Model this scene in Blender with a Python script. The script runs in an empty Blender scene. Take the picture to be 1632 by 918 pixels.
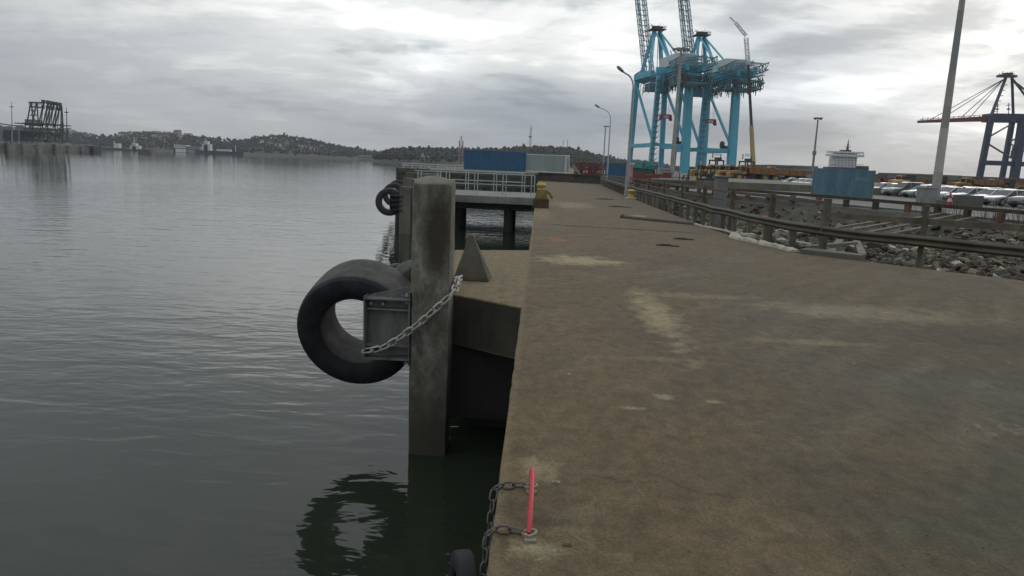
import bpy, bmesh, math, random
from math import sin, cos, pi, radians, sqrt, exp
from mathutils import Vector, Matrix, noise
S = bpy.context.scene
random.seed(11)

# ------------------------------------------------------------ camera
EYE = 1.75; FPX = 1150.0; PIT = radians(9.80); ROLL = radians(2.35); YAW = radians(-1.8103)
fw = Vector((sin(YAW)*cos(PIT), cos(YAW)*cos(PIT), -sin(PIT)))
r0 = Vector((cos(YAW), -sin(YAW), 0)); u0 = r0.cross(fw)
cr = cos(ROLL)*r0 + sin(ROLL)*u0; cu = -sin(ROLL)*r0 + cos(ROLL)*u0
cd = bpy.data.cameras.new('camera'); cam = bpy.data.objects.new('camera', cd)
S.collection.objects.link(cam); S.camera = cam
m = Matrix.Identity(4)
for i in range(3):
    m[i][0] = cr[i]; m[i][1] = cu[i]; m[i][2] = -fw[i]
m[2][3] = EYE
cam.matrix_world = m
cd.sensor_width = 36; cd.lens = 36*FPX/1632; cd.clip_start = .05; cd.clip_end = 9000

def ray(x, y): return fw + cr*((x-816)/FPX) - cu*((y-459)/FPX)
def at(x, y, Y):                       # world point seen in direction (x, y) of the photo at a measured distance Y
    d = ray(x, y); t = Y/d.y
    return Vector((d.x*t, Y, EYE+d.z*t))
def gx(x, Y, y=270): return at(x, y, Y).x

# ------------------------------------------------------------ exposure, world, sun
S.view_settings.view_transform = 'Standard'; S.view_settings.look = 'None'
S.view_settings.exposure = 0.0; S.view_settings.gamma = 1.0
S.view_settings.use_curve_mapping = False
W = bpy.data.worlds.new('World'); S.world = W; W.use_nodes = True
nt = W.node_tree; nt.nodes.clear()
def N(t, kind, **kw):
    n = t.nodes.new(kind)
    for k, v in kw.items():
        if k.startswith('_'): setattr(n, k[1:], v)
    return n
def mth(t, op, a, b=None, c=None, clamp=False):
    n = t.nodes.new('ShaderNodeMath'); n.operation = op; n.use_clamp = clamp
    for i, v in enumerate((a, b, c)):
        if v is None: continue
        if isinstance(v, (int, float)): n.inputs[i].default_value = v
        else: t.links.new(v, n.inputs[i])
    return n.outputs[0]
def mixc(t, f, a, b, mode='MIX'):
    n = t.nodes.new('ShaderNodeMix'); n.data_type = 'RGBA'; n.blend_type = mode; n.clamp_factor = True
    for k, v in ((0, f), (6, a), (7, b)):
        if isinstance(v, (int, float)): n.inputs[k].default_value = v
        elif isinstance(v, (tuple, list)): n.inputs[k].default_value = (*v[:3], 1)
        else: t.links.new(v, n.inputs[k])
    return n.outputs[2]
def ramp(t, f, stops, interp='LINEAR'):
    n = t.nodes.new('ShaderNodeValToRGB'); t.links.new(f, n.inputs[0])
    n.color_ramp.interpolation = interp
    e = n.color_ramp.elements
    while len(e) < len(stops): e.new(.5)
    for q, (p, c) in zip(e, stops):
        q.position = p; q.color = (c, c, c, 1) if isinstance(c, (int, float)) else (*c, 1)
    return n.outputs[0]
def tnoise(t, vec, scale, detail=4, rough=.55, dist=0.0):
    n = t.nodes.new('ShaderNodeTexNoise'); n.inputs['Scale'].default_value = scale
    n.inputs['Detail'].default_value = detail; n.inputs['Roughness'].default_value = rough
    n.inputs['Distortion'].default_value = dist
    if vec is not None: t.links.new(vec, n.inputs['Vector'])
    return n.outputs['Fac']
def vmap(t, vec, scale=(1, 1, 1), loc=(0, 0, 0), rot=(0, 0, 0)):
    n = t.nodes.new('ShaderNodeMapping'); n.inputs['Scale'].default_value = scale
    n.inputs['Location'].default_value = loc; n.inputs['Rotation'].default_value = rot
    t.links.new(vec, n.inputs['Vector']); return n.outputs[0]

SUN_DIR = ray(1620, -150).normalized()
sun_el = math.asin(SUN_DIR.z); sun_az = math.atan2(SUN_DIR.x, SUN_DIR.y)
tc = nt.nodes.new('ShaderNodeTexCoord'); D = tc.outputs['Generated']
sky = nt.nodes.new('ShaderNodeTexSky'); sky.sky_type = 'NISHITA'; sky.sun_disc = False
sky.sun_elevation = sun_el; sky.sun_rotation = sun_az; sky.air_density = 1.2; sky.dust_density = 2
sep = nt.nodes.new('ShaderNodeSeparateXYZ'); nt.links.new(D, sep.inputs[0])
zc = mth(nt, 'ADD', mth(nt, 'MAXIMUM', sep.outputs[2], 0.0), .16)
cmb = nt.nodes.new('ShaderNodeCombineXYZ')
nt.links.new(mth(nt, 'DIVIDE', sep.outputs[0], zc), cmb.inputs[0])
nt.links.new(mth(nt, 'DIVIDE', sep.outputs[1], zc), cmb.inputs[1])
P = cmb.outputs[0]
n1 = tnoise(nt, vmap(nt, P, (1.05, .8, 1), (3.7, 1.3, .4), (0, 0, .35)), 1.25, 9, .56, .45)
n2 = tnoise(nt, vmap(nt, P, (.55, 1.1, 1), (9.1, 4.2, 2.2), (0, 0, -.5)), 1.1, 7, .5, .3)
n3 = tnoise(nt, vmap(nt, P, (1.2, 2.2, 1), (1.1, 7.2, 5.2), (0, 0, -.3)), 3.4, 6, .6, .2)
cl = mth(nt, 'ADD', mth(nt, 'ADD', mth(nt, 'MULTIPLY', n1, .5), mth(nt, 'MULTIPLY', n2, .34)), mth(nt, 'MULTIPLY', n3, .16))
cl = ramp(nt, cl, [(.40, 0.0), (.50, .42), (.61, 1.0)], 'EASE')
# the cloud deck lets more or less light through in different parts of the sky
def lobe(x, y, s, sy=None):
    d = ray(x, y).normalized(); k = radians(s)
    if sy is None:
        n = nt.nodes.new('ShaderNodeVectorMath'); n.operation = 'DISTANCE'
        nt.links.new(D, n.inputs[0]); n.inputs[1].default_value = d
        q = mth(nt, 'DIVIDE', n.outputs['Value'], k)
    else:
        n = nt.nodes.new('ShaderNodeVectorMath'); n.operation = 'SUBTRACT'
        nt.links.new(D, n.inputs[0]); n.inputs[1].default_value = d
        n2_ = nt.nodes.new('ShaderNodeVectorMath'); n2_.operation = 'MULTIPLY'
        nt.links.new(n.outputs[0], n2_.inputs[0]); n2_.inputs[1].default_value = (1/k, 1/k, 1/radians(sy))
        n3_ = nt.nodes.new('ShaderNodeVectorMath'); n3_.operation = 'LENGTH'
        nt.links.new(n2_.outputs[0], n3_.inputs[0]); q = n3_.outputs['Value']
    return mth(nt, 'EXPONENT', mth(nt, 'MULTIPLY', mth(nt, 'MULTIPLY', q, q), -1.0))
thick = mixc(nt, cl, (.372, .412, .452), (.600, .604, .600))
bright = None
for x, y, s, sy, a in ((1640, 85, 11, 6.5, .85), (1000, 10, 15, 5.5, .50), (470, 40, 16, 6.5, .34), (690, 95, 3.2, 1.4, .45),
                       (660, 60, 11, 4, .25), (1320, 160, 12, 2.2, .22), (1600, 230, 9, 3, .12), (1640, 110, 28, 12, .16), (1180, -60, 16, 7, .28)):
    v = mth(nt, 'MULTIPLY', lobe(x, y, s, sy), a); bright = v if bright is None else mth(nt, 'ADD', bright, v)
dark = None
for x, y, s, sy, a in ((860, 205, 12, 2.8, .72), (0, 60, 14, 12, .20), (1300, 85, 10, 3.2, .26), (1300, 205, 15, 3.8, .46), (1180, 70, 8, 4, .12), (700, 130, 10, 2.0, .10), (600, 45, 5, 2, .1), (1420, 235, 9, 2, .02)):
    v = mth(nt, 'MULTIPLY', lobe(x, y, s, sy), a); dark = v if dark is None else mth(nt, 'ADD', dark, v)
bm_ = mth(nt, 'MULTIPLY', bright, mth(nt, 'ADD', mth(nt, 'MULTIPLY', cl, 1.1), .28))
warm = nt.nodes.new('ShaderNodeVectorMath'); warm.operation = 'SCALE'
warm.inputs[0].default_value = (1.0, .99, .93); nt.links.new(bm_, warm.inputs['Scale'])
c1 = nt.nodes.new('ShaderNodeVectorMath'); c1.operation = 'ADD'
nt.links.new(thick, c1.inputs[0]); nt.links.new(warm.outputs[0], c1.inputs[1])
dk = mixc(nt, dark, (1, 1, 1), (.32, .42, .56))
c2 = mixc(nt, 1.0, c1.outputs[0], dk, 'MULTIPLY')
hz = mth(nt, 'EXPONENT', mth(nt, 'MULTIPLY', mth(nt, 'ABSOLUTE', sep.outputs[2]), -14.0))
c3 = mixc(nt, mth(nt, 'MULTIPLY', hz, .5), c2, (.485, .478, .458))
sc = nt.nodes.new('ShaderNodeVectorMath'); sc.operation = 'SCALE'; nt.links.new(c3, sc.inputs[0]); nt.links.new(mth(nt, 'ADD', 10.0, mth(nt, 'MULTIPLY', ramp(nt, sep.outputs[2], [(.26, 0.0), (.62, 1.0)]), 6.5)), sc.inputs['Scale'])
fin = mixc(nt, .975, sky.outputs[0], sc.outputs[0])
bg = nt.nodes.new('ShaderNodeBackground'); bg.inputs[1].default_value = .1
nt.links.new(fin, bg.inputs[0])
wo = nt.nodes.new('ShaderNodeOutputWorld'); nt.links.new(bg.outputs[0], wo.inputs[0])
W.cycles.sampling_method = 'MANUAL'; W.cycles.sample_map_resolution = 512

sl = bpy.data.lights.new('sun', 'SUN'); sl.energy = .5; sl.angle = radians(30); sl.color = (1, .975, .93)
so = bpy.data.objects.new('sun', sl); S.collection.objects.link(so)
so.rotation_euler = (-SUN_DIR).to_track_quat('-Z', 'Y').to_euler()

# ------------------------------------------------------------ helpers: objects
def tag(o, label=None, cat=None, group=None, kind=None):
    for k, v in (('label', label), ('category', cat), ('group', group), ('kind', kind)):
        if v: o[k] = v
    return o
def empty(name, loc=(0, 0, 0), rz=0, label=None, cat=None, group=None):
    o = bpy.data.objects.new(name, None); S.collection.objects.link(o)
    o.location = loc; o.rotation_euler = (0, 0, rz); o.empty_display_size = .2
    return tag(o, label, cat, group)
def copy_tree(o, parent=None):
    c = o.copy(); S.collection.objects.link(c); c.parent = parent
    for ch in o.children: copy_tree(ch, c)
    return c

class MB:
    def __init__(s): s.v = []; s.f = []; s.m = []; s.mi = 0
    def add(s, vs, fs):
        b = len(s.v); s.v += [tuple(v) for v in vs]; s.f += [tuple(b+i for i in f) for f in fs]; s.m += [s.mi]*len(fs); return s
    def box(s, c, d, rz=0, ax=None):
        x, y, z = d[0]/2, d[1]/2, d[2]/2
        vs = [Vector((a*x, b*y, e*z)) for e in (-1, 1) for b in (-1, 1) for a in (-1, 1)]
        R = ax if ax is not None else Matrix.Rotation(rz, 3, 'Z')
        vs = [R @ v + Vector(c) for v in vs]
        return s.add(vs, [(0, 2, 3, 1), (4, 5, 7, 6), (0, 1, 5, 4), (2, 6, 7, 3), (0, 4, 6, 2), (1, 3, 7, 5)])
    def bar(s, p, q, w, h=None, up=(0, 0, 1), w2=None, h2=None):
        p = Vector(p); q = Vector(q); d = (q-p).normalized(); h = h or w; w2 = w2 or w; h2 = h2 or (h if w2 == w else h*w2/w)
        u = Vector(up)
        if abs(d.dot(u)) > .98: u = Vector((0, 1, 0)) if abs(d.y) < .9 else Vector((1, 0, 0))
        r = d.cross(u).normalized(); u = r.cross(d)
        vs = []
        for o, a, b in ((p, w/2, h/2), (q, w2/2, h2/2)):
            vs += [o-r*a-u*b, o+r*a-u*b, o+r*a+u*b, o-r*a+u*b]
        return s.add(vs, [(0, 1, 2, 3), (7, 6, 5, 4), (0, 4, 5, 1), (1, 5, 6, 2), (2, 6, 7, 3), (3, 7, 4, 0)])
    def tube(s, pts, r, n=8, closed=False, cap=True):
        pts = [Vector(p) for p in pts]; L = len(pts); rs = r if isinstance(r, (list, tuple)) else [r]*L
        vs = []; prev = None
        for i, p in enumerate(pts):
            if closed: d = (pts[(i+1) % L]-pts[i-1]).normalized()
            else: d = (pts[min(i+1, L-1)]-pts[max(i-1, 0)]).normalized()
            if prev is None:
                u = Vector((0, 0, 1)) if abs(d.z) < .9 else Vector((1, 0, 0))
            else: u = prev
            a = d.cross(u).normalized(); u = a.cross(d).normalized(); prev = u
            for k in range(n):
                t = 2*pi*k/n; vs.append(p+(a*cos(t)+u*sin(t))*rs[i])
        fs = []
        for i in range(L if closed else L-1):
            j = (i+1) % L
            for k in range(n):
                k2 = (k+1) % n; fs.append((i*n+k, i*n+k2, j*n+k2, j*n+k))
        if cap and not closed:
            fs.append(tuple(range(n-1, -1, -1))); fs.append(tuple((L-1)*n+k for k in range(n)))
        return s.add(vs, fs)
    def lathe(s, prof, c=(0, 0, 0), n=24, ax=None, closed=False):
        R = ax if ax is not None else Matrix.Identity(3); vs = []; L = len(prof)
        for k in range(n):
            t = 2*pi*k/n
            for r, z in prof: vs.append(R @ Vector((r*cos(t), r*sin(t), z)) + Vector(c))
        fs = []
        for k in range(n):
            k2 = (k+1) % n
            for i in range(L if closed else L-1):
                j = (i+1) % L; fs.append((k*L+i, k2*L+i, k2*L+j, k*L+j))
        return s.add(vs, fs)
    def prism(s, poly, z0, z1, fn=None):      # poly in xy, z up ; fn maps the point
        n = len(poly); vs = [Vector((x, y, z)) for z in (z0, z1) for x, y in poly]
        if fn: vs = [fn(v) for v in vs]
        return s.add(vs, [tuple(range(n-1, -1, -1)), tuple(range(n, 2*n))]+[(i, (i+1) % n, n+(i+1) % n, n+i) for i in range(n)])
    def rock(s, c, r, sq=(1, 1, 1), n=0):
        # squashed jagged icosahedron
        R = Matrix.Rotation(random.uniform(0, 6.28), 3, 'Z') @ Matrix.Rotation(random.uniform(-.6, .6), 3, 'X') @ Matrix.Rotation(random.uniform(-.6, .6), 3, 'Y')
        vs = []
        for v in ICO[0]:
            k = random.uniform(.62, 1.28)
            vs.append(R @ Vector((v[0]*r*sq[0]*k, v[1]*r*sq[1]*k, v[2]*r*sq[2]*k)) + Vector(c))
        return s.add(vs, ICO[1])
    def build(s, name, mat, parent=None, smooth=None, bevel=0, mats=None):
        me = bpy.data.meshes.new(name); me.from_pydata(s.v, [], s.f)
        for q in (mats or [mat]): me.materials.append(q)
        if mats: me.polygons.foreach_set('material_index', s.m)
        if bevel:
            b = bmesh.new(); b.from_mesh(me)
            ed = [e for e in b.edges if len(e.link_faces) == 2 and e.calc_face_angle(0) > .5]
            bmesh.ops.bevel(b, geom=ed, offset=bevel, segments=2, profile=.6, affect='EDGES', clamp_overlap=True)
            b.to_mesh(me); b.free()
        me.validate(); me.update()
        if smooth:
            me.shade_smooth(); me.set_sharp_from_angle(angle=radians(smooth))
        o = bpy.data.objects.new(name, me); S.collection.objects.link(o)
        if parent is not None: o.parent = parent
        return o
def _ico():
    b = bmesh.new(); bmesh.ops.create_icosphere(b, subdivisions=1, radius=1)
    r = ([tuple(v.co) for v in b.verts], [tuple(v.index for v in f.verts) for f in b.faces]); b.free(); return r
ICO = _ico()

# ------------------------------------------------------------ helpers: materials
def newmat(name):
    m = bpy.data.materials.new(name); m.use_nodes = True
    t = m.node_tree; return m, t, t.nodes['Principled BSDF'], t.nodes.new('ShaderNodeTexCoord').outputs['Object']
def geo(t): return t.nodes.new('ShaderNodeNewGeometry').outputs['Position']
def bump(t, b, h, strength=.3, dist=.02):
    n = t.nodes.new('ShaderNodeBump'); n.inputs['Strength'].default_value = strength; n.inputs['Distance'].default_value = dist
    t.links.new(h, n.inputs['Height']); t.links.new(n.outputs[0], b.inputs['Normal']); return n
def lk(t, a, b): t.links.new(a, b)
def paint(name, col, rough=.5, dirt=.35, scale=2.0, metal=0, dcol=None, streak=True):
    m, t, b, V = newmat(name)
    a = tnoise(t, vmap(t, V, (1, 1, .25 if streak else 1)), scale, 6, .62)
    f = ramp(t, a, [(.42, 0.0), (.68, 1.0)])
    d = dcol or tuple(c*.45+.02 for c in col)
    c = mixc(t, mth(t, 'MULTIPLY', f, dirt), col, d)
    lk(t, c, b.inputs['Base Color']); b.inputs['Roughness'].default_value = rough; b.inputs['Metallic'].default_value = metal
    return m
def concrete(name, col, dark=.5, rough=.9, scale=1.0, bmp=.35, tint=None):
    m, t, b, V = newmat(name); V = geo(t)
    big = ramp(t, tnoise(t, V, .7*scale, 6, .6, .4), [(.35, 0.0), (.65, 1.0)])
    fine = tnoise(t, V, 38*scale, 5, .7)
    streak = ramp(t, tnoise(t, vmap(t, V, (3, 3, .35)), 2.2*scale, 5, .6), [(.45, 0.0), (.7, 1.0)])
    c = mixc(t, big, tuple(x*dark for x in col), col)
    c = mixc(t, mth(t, 'MULTIPLY', streak, .5), c, tint or tuple(x*.45 for x in col))
    c = mixc(t, 1.0, c, ramp(t, fine, [(.3, .72), (.7, 1.25)]), 'MULTIPLY')
    lk(t, c, b.inputs['Base Color']); b.inputs['Roughness'].default_value = rough
    bump(t, b, mth(t, 'ADD', fine, mth(t, 'MULTIPLY', big, .6)), bmp, .008)
    return m
M = {}
M['steel'] = paint('galvanised_steel', (.34, .35, .355), .5, .4, 4, .3)
M['brsteel'] = paint('bracket_steel', (.165, .17, .155), .55, .75, 7, .2, (.05, .05, .042))
M['rail'] = concrete('weathered_rail', (.110, .094, .064), .55, .7, 2.5, .1, (.07, .06, .045))
M['rust'] = paint('rusty_steel', (.16, .075, .04), .8, .6, 6)
M['rubber'] = paint('tyre_rubber', (.021, .022, .024), .62, .6, 5, 0, (.045, .045, .042))
M['white_rail'] = paint('white_rail', (.44, .46, .45), .5, .3, 3)
M['yellow'] = paint('bollard_yellow', (.46, .33, .07), .55, .6, 5, 0, (.20, .13, .04))
M['redp'] = paint('faded_red_plastic', (.50, .022, .040), .55, .6, 14, 0, (.42, .07, .075))
M['chain'] = paint('chain_metal', (.44, .43, .385), .5, .45, 12, .25, (.16, .13, .09))
M['chaind'] = paint('chain_dark', (.10, .09, .075), .6, .6, 12, .4, (.20, .18, .15))
M['blue'] = paint('container_blue', (.018, .10, .20), .55, .4, 1.2)
M['bluel'] = paint('container_light_blue', (.060, .150, .205), .6, .9, 1.6, 0, (.13, .20, .22))
M['grey'] = paint('container_grey', (.27, .32, .31), .6, .5, 1.0, 0, (.16, .19, .18))
M['whitep'] = paint('white_paint', (.62, .63, .62), .5, .3, 1)
M['crane'] = paint('crane_blue', (.085, .42, .56), .5, .5, .25, 0, (.06, .27, .36))
M['craned'] = paint('crane_steelwork', (.13, .27, .33), .6, .5, .4)
M['crdk'] = paint('crane_dark_blue', (.008, .018, .055), .5, .3, .2)
M['crred'] = paint('crane_boom_red', (.14, .03, .028), .6, .3, .2)
M['red'] = paint('spreader_red', (.50, .02, .05), .5, .3, .5)
M['dark'] = paint('dark_metal', (.035, .04, .04), .6, .4, 2)
M['darkgreen'] = paint('jetty_steel_green', (.05, .07, .06), .7, .4, .5)
M['truck'] = paint('machine_yellow', (.36, .20, .055), .6, .7, 1.5, 0, (.15, .09, .04))
M['orange'] = paint('machine_ochre', (.24, .12, .04), .7, .8, 1.5, 0, (.08, .045, .025))
M['glass'] = paint('dark_glass', (.02, .025, .03), .12, .1, 1)
M['lamp'] = paint('lamp_grey', (.22, .23, .24), .45, .3, 2, .4)
M['mastg'] = concrete('mast_concrete', (.36, .35, .32), .75, .8, .8, .1)
M['timber'] = concrete('weathered_timber', (.16, .14, .10), .5, .9, 3, .3)
M['canvas'] = paint('pale_canvas_hose', (.45, .42, .34), .85, .6, 6, 0, (.20, .18, .13))
M['teal'] = paint('teal_roof', (.03, .26, .24), .6, .3, 1)
M['redbox'] = paint('red_brown_steel', (.20, .045, .035), .7, .5, 1)
M['shed'] = paint('shed_cladding', (.16, .18, .165), .8, .5, .08, 0, (.11, .12, .11))
M['shed2'] = paint('shed_light', (.27, .27, .26), .8, .4, .08)
M['roofd'] = paint('shed_roof', (.09, .10, .095), .8, .3, .08)
M['housew'] = paint('house_white', (.66, .66, .62), .8, .2, .3)
M['houser'] = paint('house_roof', (.16, .10, .08), .8, .2, .3)
M['wallb'] = concrete('jetty_concrete', (.24, .23, .195), .55, .9, .25, .3, (.07, .065, .05))
M['hull'] = paint('dark_hull', (.03, .035, .045), .5, .3, .2)
M['pile'] = None

# pile concrete: rusty dark stain on the upper near face, wet dark foot
def pile_mat():
    m, t, b, V = newmat('pile_concrete'); V = geo(t)
    big = ramp(t, tnoise(t, V, 1.6, 6, .6, .5), [(.35, 0.0), (.65, 1.0)])
    fine = tnoise(t, V, 55, 5, .7)
    st = ramp(t, tnoise(t, vmap(t, V, (6, 6, .7)), 1.8, 5, .6), [(.42, 0.0), (.66, 1.0)])
    c = mixc(t, big, (.085, .082, .062), (.20, .19, .15))
    c = mixc(t, mth(t, 'MULTIPLY', st, .55), c, (.07, .068, .055))
    c = mixc(t, 1.0, c, ramp(t, tnoise(t, vmap(t, V, (1, 1, .55)), 9, 7, .72, .4), [(.34, .62), (.5, 1.0), (.66, 1.5)]), 'MULTIPLY')
    n = t.nodes.new('ShaderNodeVectorMath'); n.operation = 'SUBTRACT'; lk(t, V, n.inputs[0]); n.inputs[1].default_value = (-1.22, 8.75, .85)
    n2 = t.nodes.new('ShaderNodeVectorMath'); n2.operation = 'MULTIPLY'; lk(t, n.outputs[0], n2.inputs[0]); n2.inputs[1].default_value = (5.6, 1.5, 1.9)
    n3 = t.nodes.new('ShaderNodeVectorMath'); n3.operation = 'LENGTH'; lk(t, n2.outputs[0], n3.inputs[0])
    d = mth(t, 'ADD', n3.outputs['Value'], mth(t, 'MULTIPLY', tnoise(t, V, 5, 5, .6), -1.1))
    f = ramp(t, d, [(.0, 1.0), (.62, 0.0)])
    c = mixc(t, mth(t, 'MULTIPLY', f, .82), c, (.034, .020, .013))
    s = t.nodes.new('ShaderNodeSeparateXYZ'); lk(t, V, s.inputs[0])
    w = ramp(t, mth(t, 'ADD', mth(t, 'MULTIPLY', s.outputs[2], -.5), mth(t, 'MULTIPLY', tnoise(t, V, 4), .25)), [(.42, 0.0), (.95, 1.0)])
    c = mixc(t, w, c, (.045, .043, .028))
    c = mixc(t, 1.0, c, ramp(t, fine, [(.3, .7), (.7, 1.25)]), 'MULTIPLY')
    lk(t, c, b.inputs['Base Color']); b.inputs['Roughness'].default_value = .88
    bump(t, b, mth(t, 'ADD', fine, big), .5, .008)
    return m
M['pile'] = pile_mat()
M['conc'] = concrete('old_concrete', (.19, .18, .14), .55, .9, 1, .4)
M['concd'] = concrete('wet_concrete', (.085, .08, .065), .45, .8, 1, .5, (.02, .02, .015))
M['concl'] = concrete('light_concrete', (.24, .245, .225), .65, .9, 1, .25)

# deck: worn slab with dark tracks, pale patches, cracks
def deck_mat():
    m, t, b, V = newmat('quay_deck_concrete'); V = geo(t)
    s = t.nodes.new('ShaderNodeSeparateXYZ'); lk(t, V, s.inputs[0]); X, Y = s.outputs[0], s.outputs[1]
    a = ramp(t, tnoise(t, V, .28, 6, .6, .6), [(.36, 0.0), (.64, 1.0)])
    bb = ramp(t, tnoise(t, vmap(t, V, (1.05, .9, 1)), 1.1, 7, .68, .5), [(.34, 0.0), (.68, 1.0)])
    f1 = tnoise(t, V, 55, 4, .75); f2 = tnoise(t, V, 190, 3, .8)
    c = mixc(t, a, (.078, .060, .038), (.128, .098, .062))
    c = mixc(t, mth(t, 'MULTIPLY', bb, .60), c, (.172, .132, .086))
    # greenish darker tone towards the right and the near end
    g = ramp(t, mth(t, 'ADD', mth(t, 'MULTIPLY', X, .19), mth(t, 'MULTIPLY', tnoise(t, V, .8, 6, .65, .6), .8)), [(.55, 0.0), (1.0, 1.0)])
    near = ramp(t, mth(t, 'MULTIPLY', Y, .06), [(.3, 1.0), (.95, .15)])
    c = mixc(t, mth(t, 'MULTIPLY', mth(t, 'MULTIPLY', g, near), .78), c, (.060, .060, .046))
    # pale worn blotches
    def spot(cx, cy, rx, ry, col, amt, ns=3.0):
        nonlocal c
        n = t.nodes.new('ShaderNodeVectorMath'); n.operation = 'SUBTRACT'; lk(t, V, n.inputs[0]); n.inputs[1].default_value = (cx, cy, 0)
        n2 = t.nodes.new('ShaderNodeVectorMath'); n2.operation = 'MULTIPLY'; lk(t, n.outputs[0], n2.inputs[0]); n2.inputs[1].default_value = (1/rx, 1/ry, 0)
        n3 = t.nodes.new('ShaderNodeVectorMath'); n3.operation = 'LENGTH'; lk(t, n2.outputs[0], n3.inputs[0])
        d = mth(t, 'ADD', n3.outputs['Value'], mth(t, 'MULTIPLY', mth(t, 'SUBTRACT', tnoise(t, V, ns, 6, .7, .3), .5), 2.6))
        f = ramp(t, d, [(.35, 1.0), (1.0, 0.0)])
        c = mixc(t, mth(t, 'MULTIPLY', f, amt), c, col)
    spot(.85, 13.5, .95, .8, (.40, .36, .28), .75)
    spot(1.5, 8.8, .28, 2.2, (.33, .29, .215), .75)
    spot(2.3, 10.2, .9, .3, (.26, .225, .17), .45)
    spot(1.5, 33, 1.2, 3.5, (.30, .27, .21), .55, 2)
    spot(.52, 17.2, .25, .45, (.36, .09, .055), .75)
    spot(1.05, 5.45, .10, .09, (.34, .32, .26), .7, 9)
    spot(1.42, 5.4, .10, .05, (.34, .32, .26), .5, 9)
    spot(.75, 5.15, .14, .05, (.36, .34, .28), .6, 9)
    spot(.06, 4.0, .16, .22, (.30, .27, .21), .6, 8)
    spot(.05, 3.10, .16, .12, (.34, .31, .25), .7, 8)
    spot(.15, 3.35, .22, .06, (.05, .04, .03), .6, 7)
    spot(3.3, 6.3, .9, .8, (.07, .065, .05), .5, 2)
    spot(2.1, 3.3, .7, .5, (.075, .08, .06), .5, 3)
    spot(4.4, 9.5, 1.8, .7, (.27, .245, .19), .5, 2)
    spot(5.4, 8.2, 1.4, .8, (.055, .052, .038), .7, 2); spot(3.4, 4.0, 1.2, .8, (.055, .058, .042), .6, 2); spot(4.2, 6.6, 1.6, .5, (.06, .05, .036), .6, 2); spot(2.6, 14.0, 1.2, .8, (.08, .065, .045), .45, 2); spot(3.0, 7.6, .8, .16, (.26, .225, .17), .5, 4); spot(1.2, 6.6, .5, .1, (.24, .20, .15), .5, 5)
    spot(.1, 26, .5, 4, (.24, .21, .16), .5, 2)
    # pale wandering scratches
    wv = t.nodes.new('ShaderNodeTexVoronoi'); wv.feature = 'DISTANCE_TO_EDGE'; wv.inputs['Scale'].default_value = .45
    ds = t.nodes.new('ShaderNodeVectorMath'); ds.operation = 'ADD'; lk(t, V, ds.inputs[0])
    nz = t.nodes.new('ShaderNodeTexNoise'); nz.inputs['Scale'].default_value = .8; nz.inputs['Detail'].default_value = 5; lk(t, V, nz.inputs['Vector'])
    sc_ = t.nodes.new('ShaderNodeVectorMath'); sc_.operation = 'SCALE'; sc_.inputs['Scale'].default_value = 2.2; lk(t, nz.outputs['Color'], sc_.inputs[0])
    lk(t, sc_.outputs[0], ds.inputs[1]); lk(t, ds.outputs[0], wv.inputs['Vector'])
    ln = ramp(t, wv.outputs['Distance'], [(.0, 1.0), (.010, 0.0)])
    ln = mth(t, 'MULTIPLY', ln, ramp(t, tnoise(t, V, .9, 3), [(.5, 0.0), (.62, 1.0)]))
    c = mixc(t, mth(t, 'MULTIPLY', ln, .22), c, (.36, .33, .26))
    # tyre scuffs: thin arcs
    wav = t.nodes.new('ShaderNodeTexWave'); wav.inputs['Scale'].default_value = .9; wav.inputs['Distortion'].default_value = 6; wav.inputs['Detail'].default_value = 3
    wav.inputs['Detail Scale'].default_value = .4
    lk(t, vmap(t, V, (.5, 1.6, 1), (0, 0, 0), (0, 0, .25)), wav.inputs['Vector'])
    sw = mth(t, 'MULTIPLY', ramp(t, wav.outputs['Fac'], [(.3, 0.0), (1, 1.0)]), ramp(t, tnoise(t, V, .45, 3), [(.45, 0.0), (.6, 1.0)]))
    c = mixc(t, mth(t, 'MULTIPLY', sw, .16), c, (.25, .23, .18))
    # cracks across the slab
    def crack(x0, x1, y0, slope, w, amp, amt=.85):
        nonlocal c
        yy = mth(t, 'SUBTRACT', Y, mth(t, 'ADD', y0, mth(t, 'MULTIPLY', X, slope)))
        yy = mth(t, 'ADD', yy, mth(t, 'MULTIPLY', mth(t, 'SUBTRACT', tnoise(t, V, 1.7, 8, .72), .5), amp))
        wn = mth(t, 'MULTIPLY', w, ramp(t, tnoise(t, V, 2.3, 2), [(.36, .35), (.62, 1.7)]))
        f = mth(t, 'SUBTRACT', 1.0, mth(t, 'DIVIDE', mth(t, 'ABSOLUTE', yy), wn), None, True)
        f = mth(t, 'MULTIPLY', mth(t, 'MULTIPLY', f, 3.0, None, True), mth(t, 'MULTIPLY', mth(t, 'GREATER_THAN', X, x0), mth(t, 'LESS_THAN', X, x1)))
        c = mixc(t, mth(t, 'MULTIPLY', f, amt), c, (.030, .022, .015))
    crack(.45, 4.8, 21.6, -.19, .17, 1.0, .95)
    crack(.35, 1.6, 4.02, -.25, .012, .55, .4)
    crack(2.2, 5.4, 27.5, -.6, .10, 1.0, .5)
    # pale joint edge along the quay
    e = ramp(t, mth(t, 'ADD', mth(t, 'MULTIPLY', X, 1.0), .15), [(.0, 1.0), (.07, 0.0)])
    c = mixc(t, mth(t, 'MULTIPLY', e, .35), c, (.27, .24, .18))
    mid = tnoise(t, vmap(t, V, (1.1, .8, 1)), 7, 8, .78, .3)
    c = mixc(t, 1.0, c, ramp(t, mid, [(.32, .58), (.5, .98), (.68, 1.38)]), 'MULTIPLY')
    hue = ramp(t, tnoise(t, V, 2.1, 5, .65), [(.35, (1.06, .99, .90)), (.65, (.95, 1.0, .97))])
    c = mixc(t, 1.0, c, hue, 'MULTIPLY')
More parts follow.
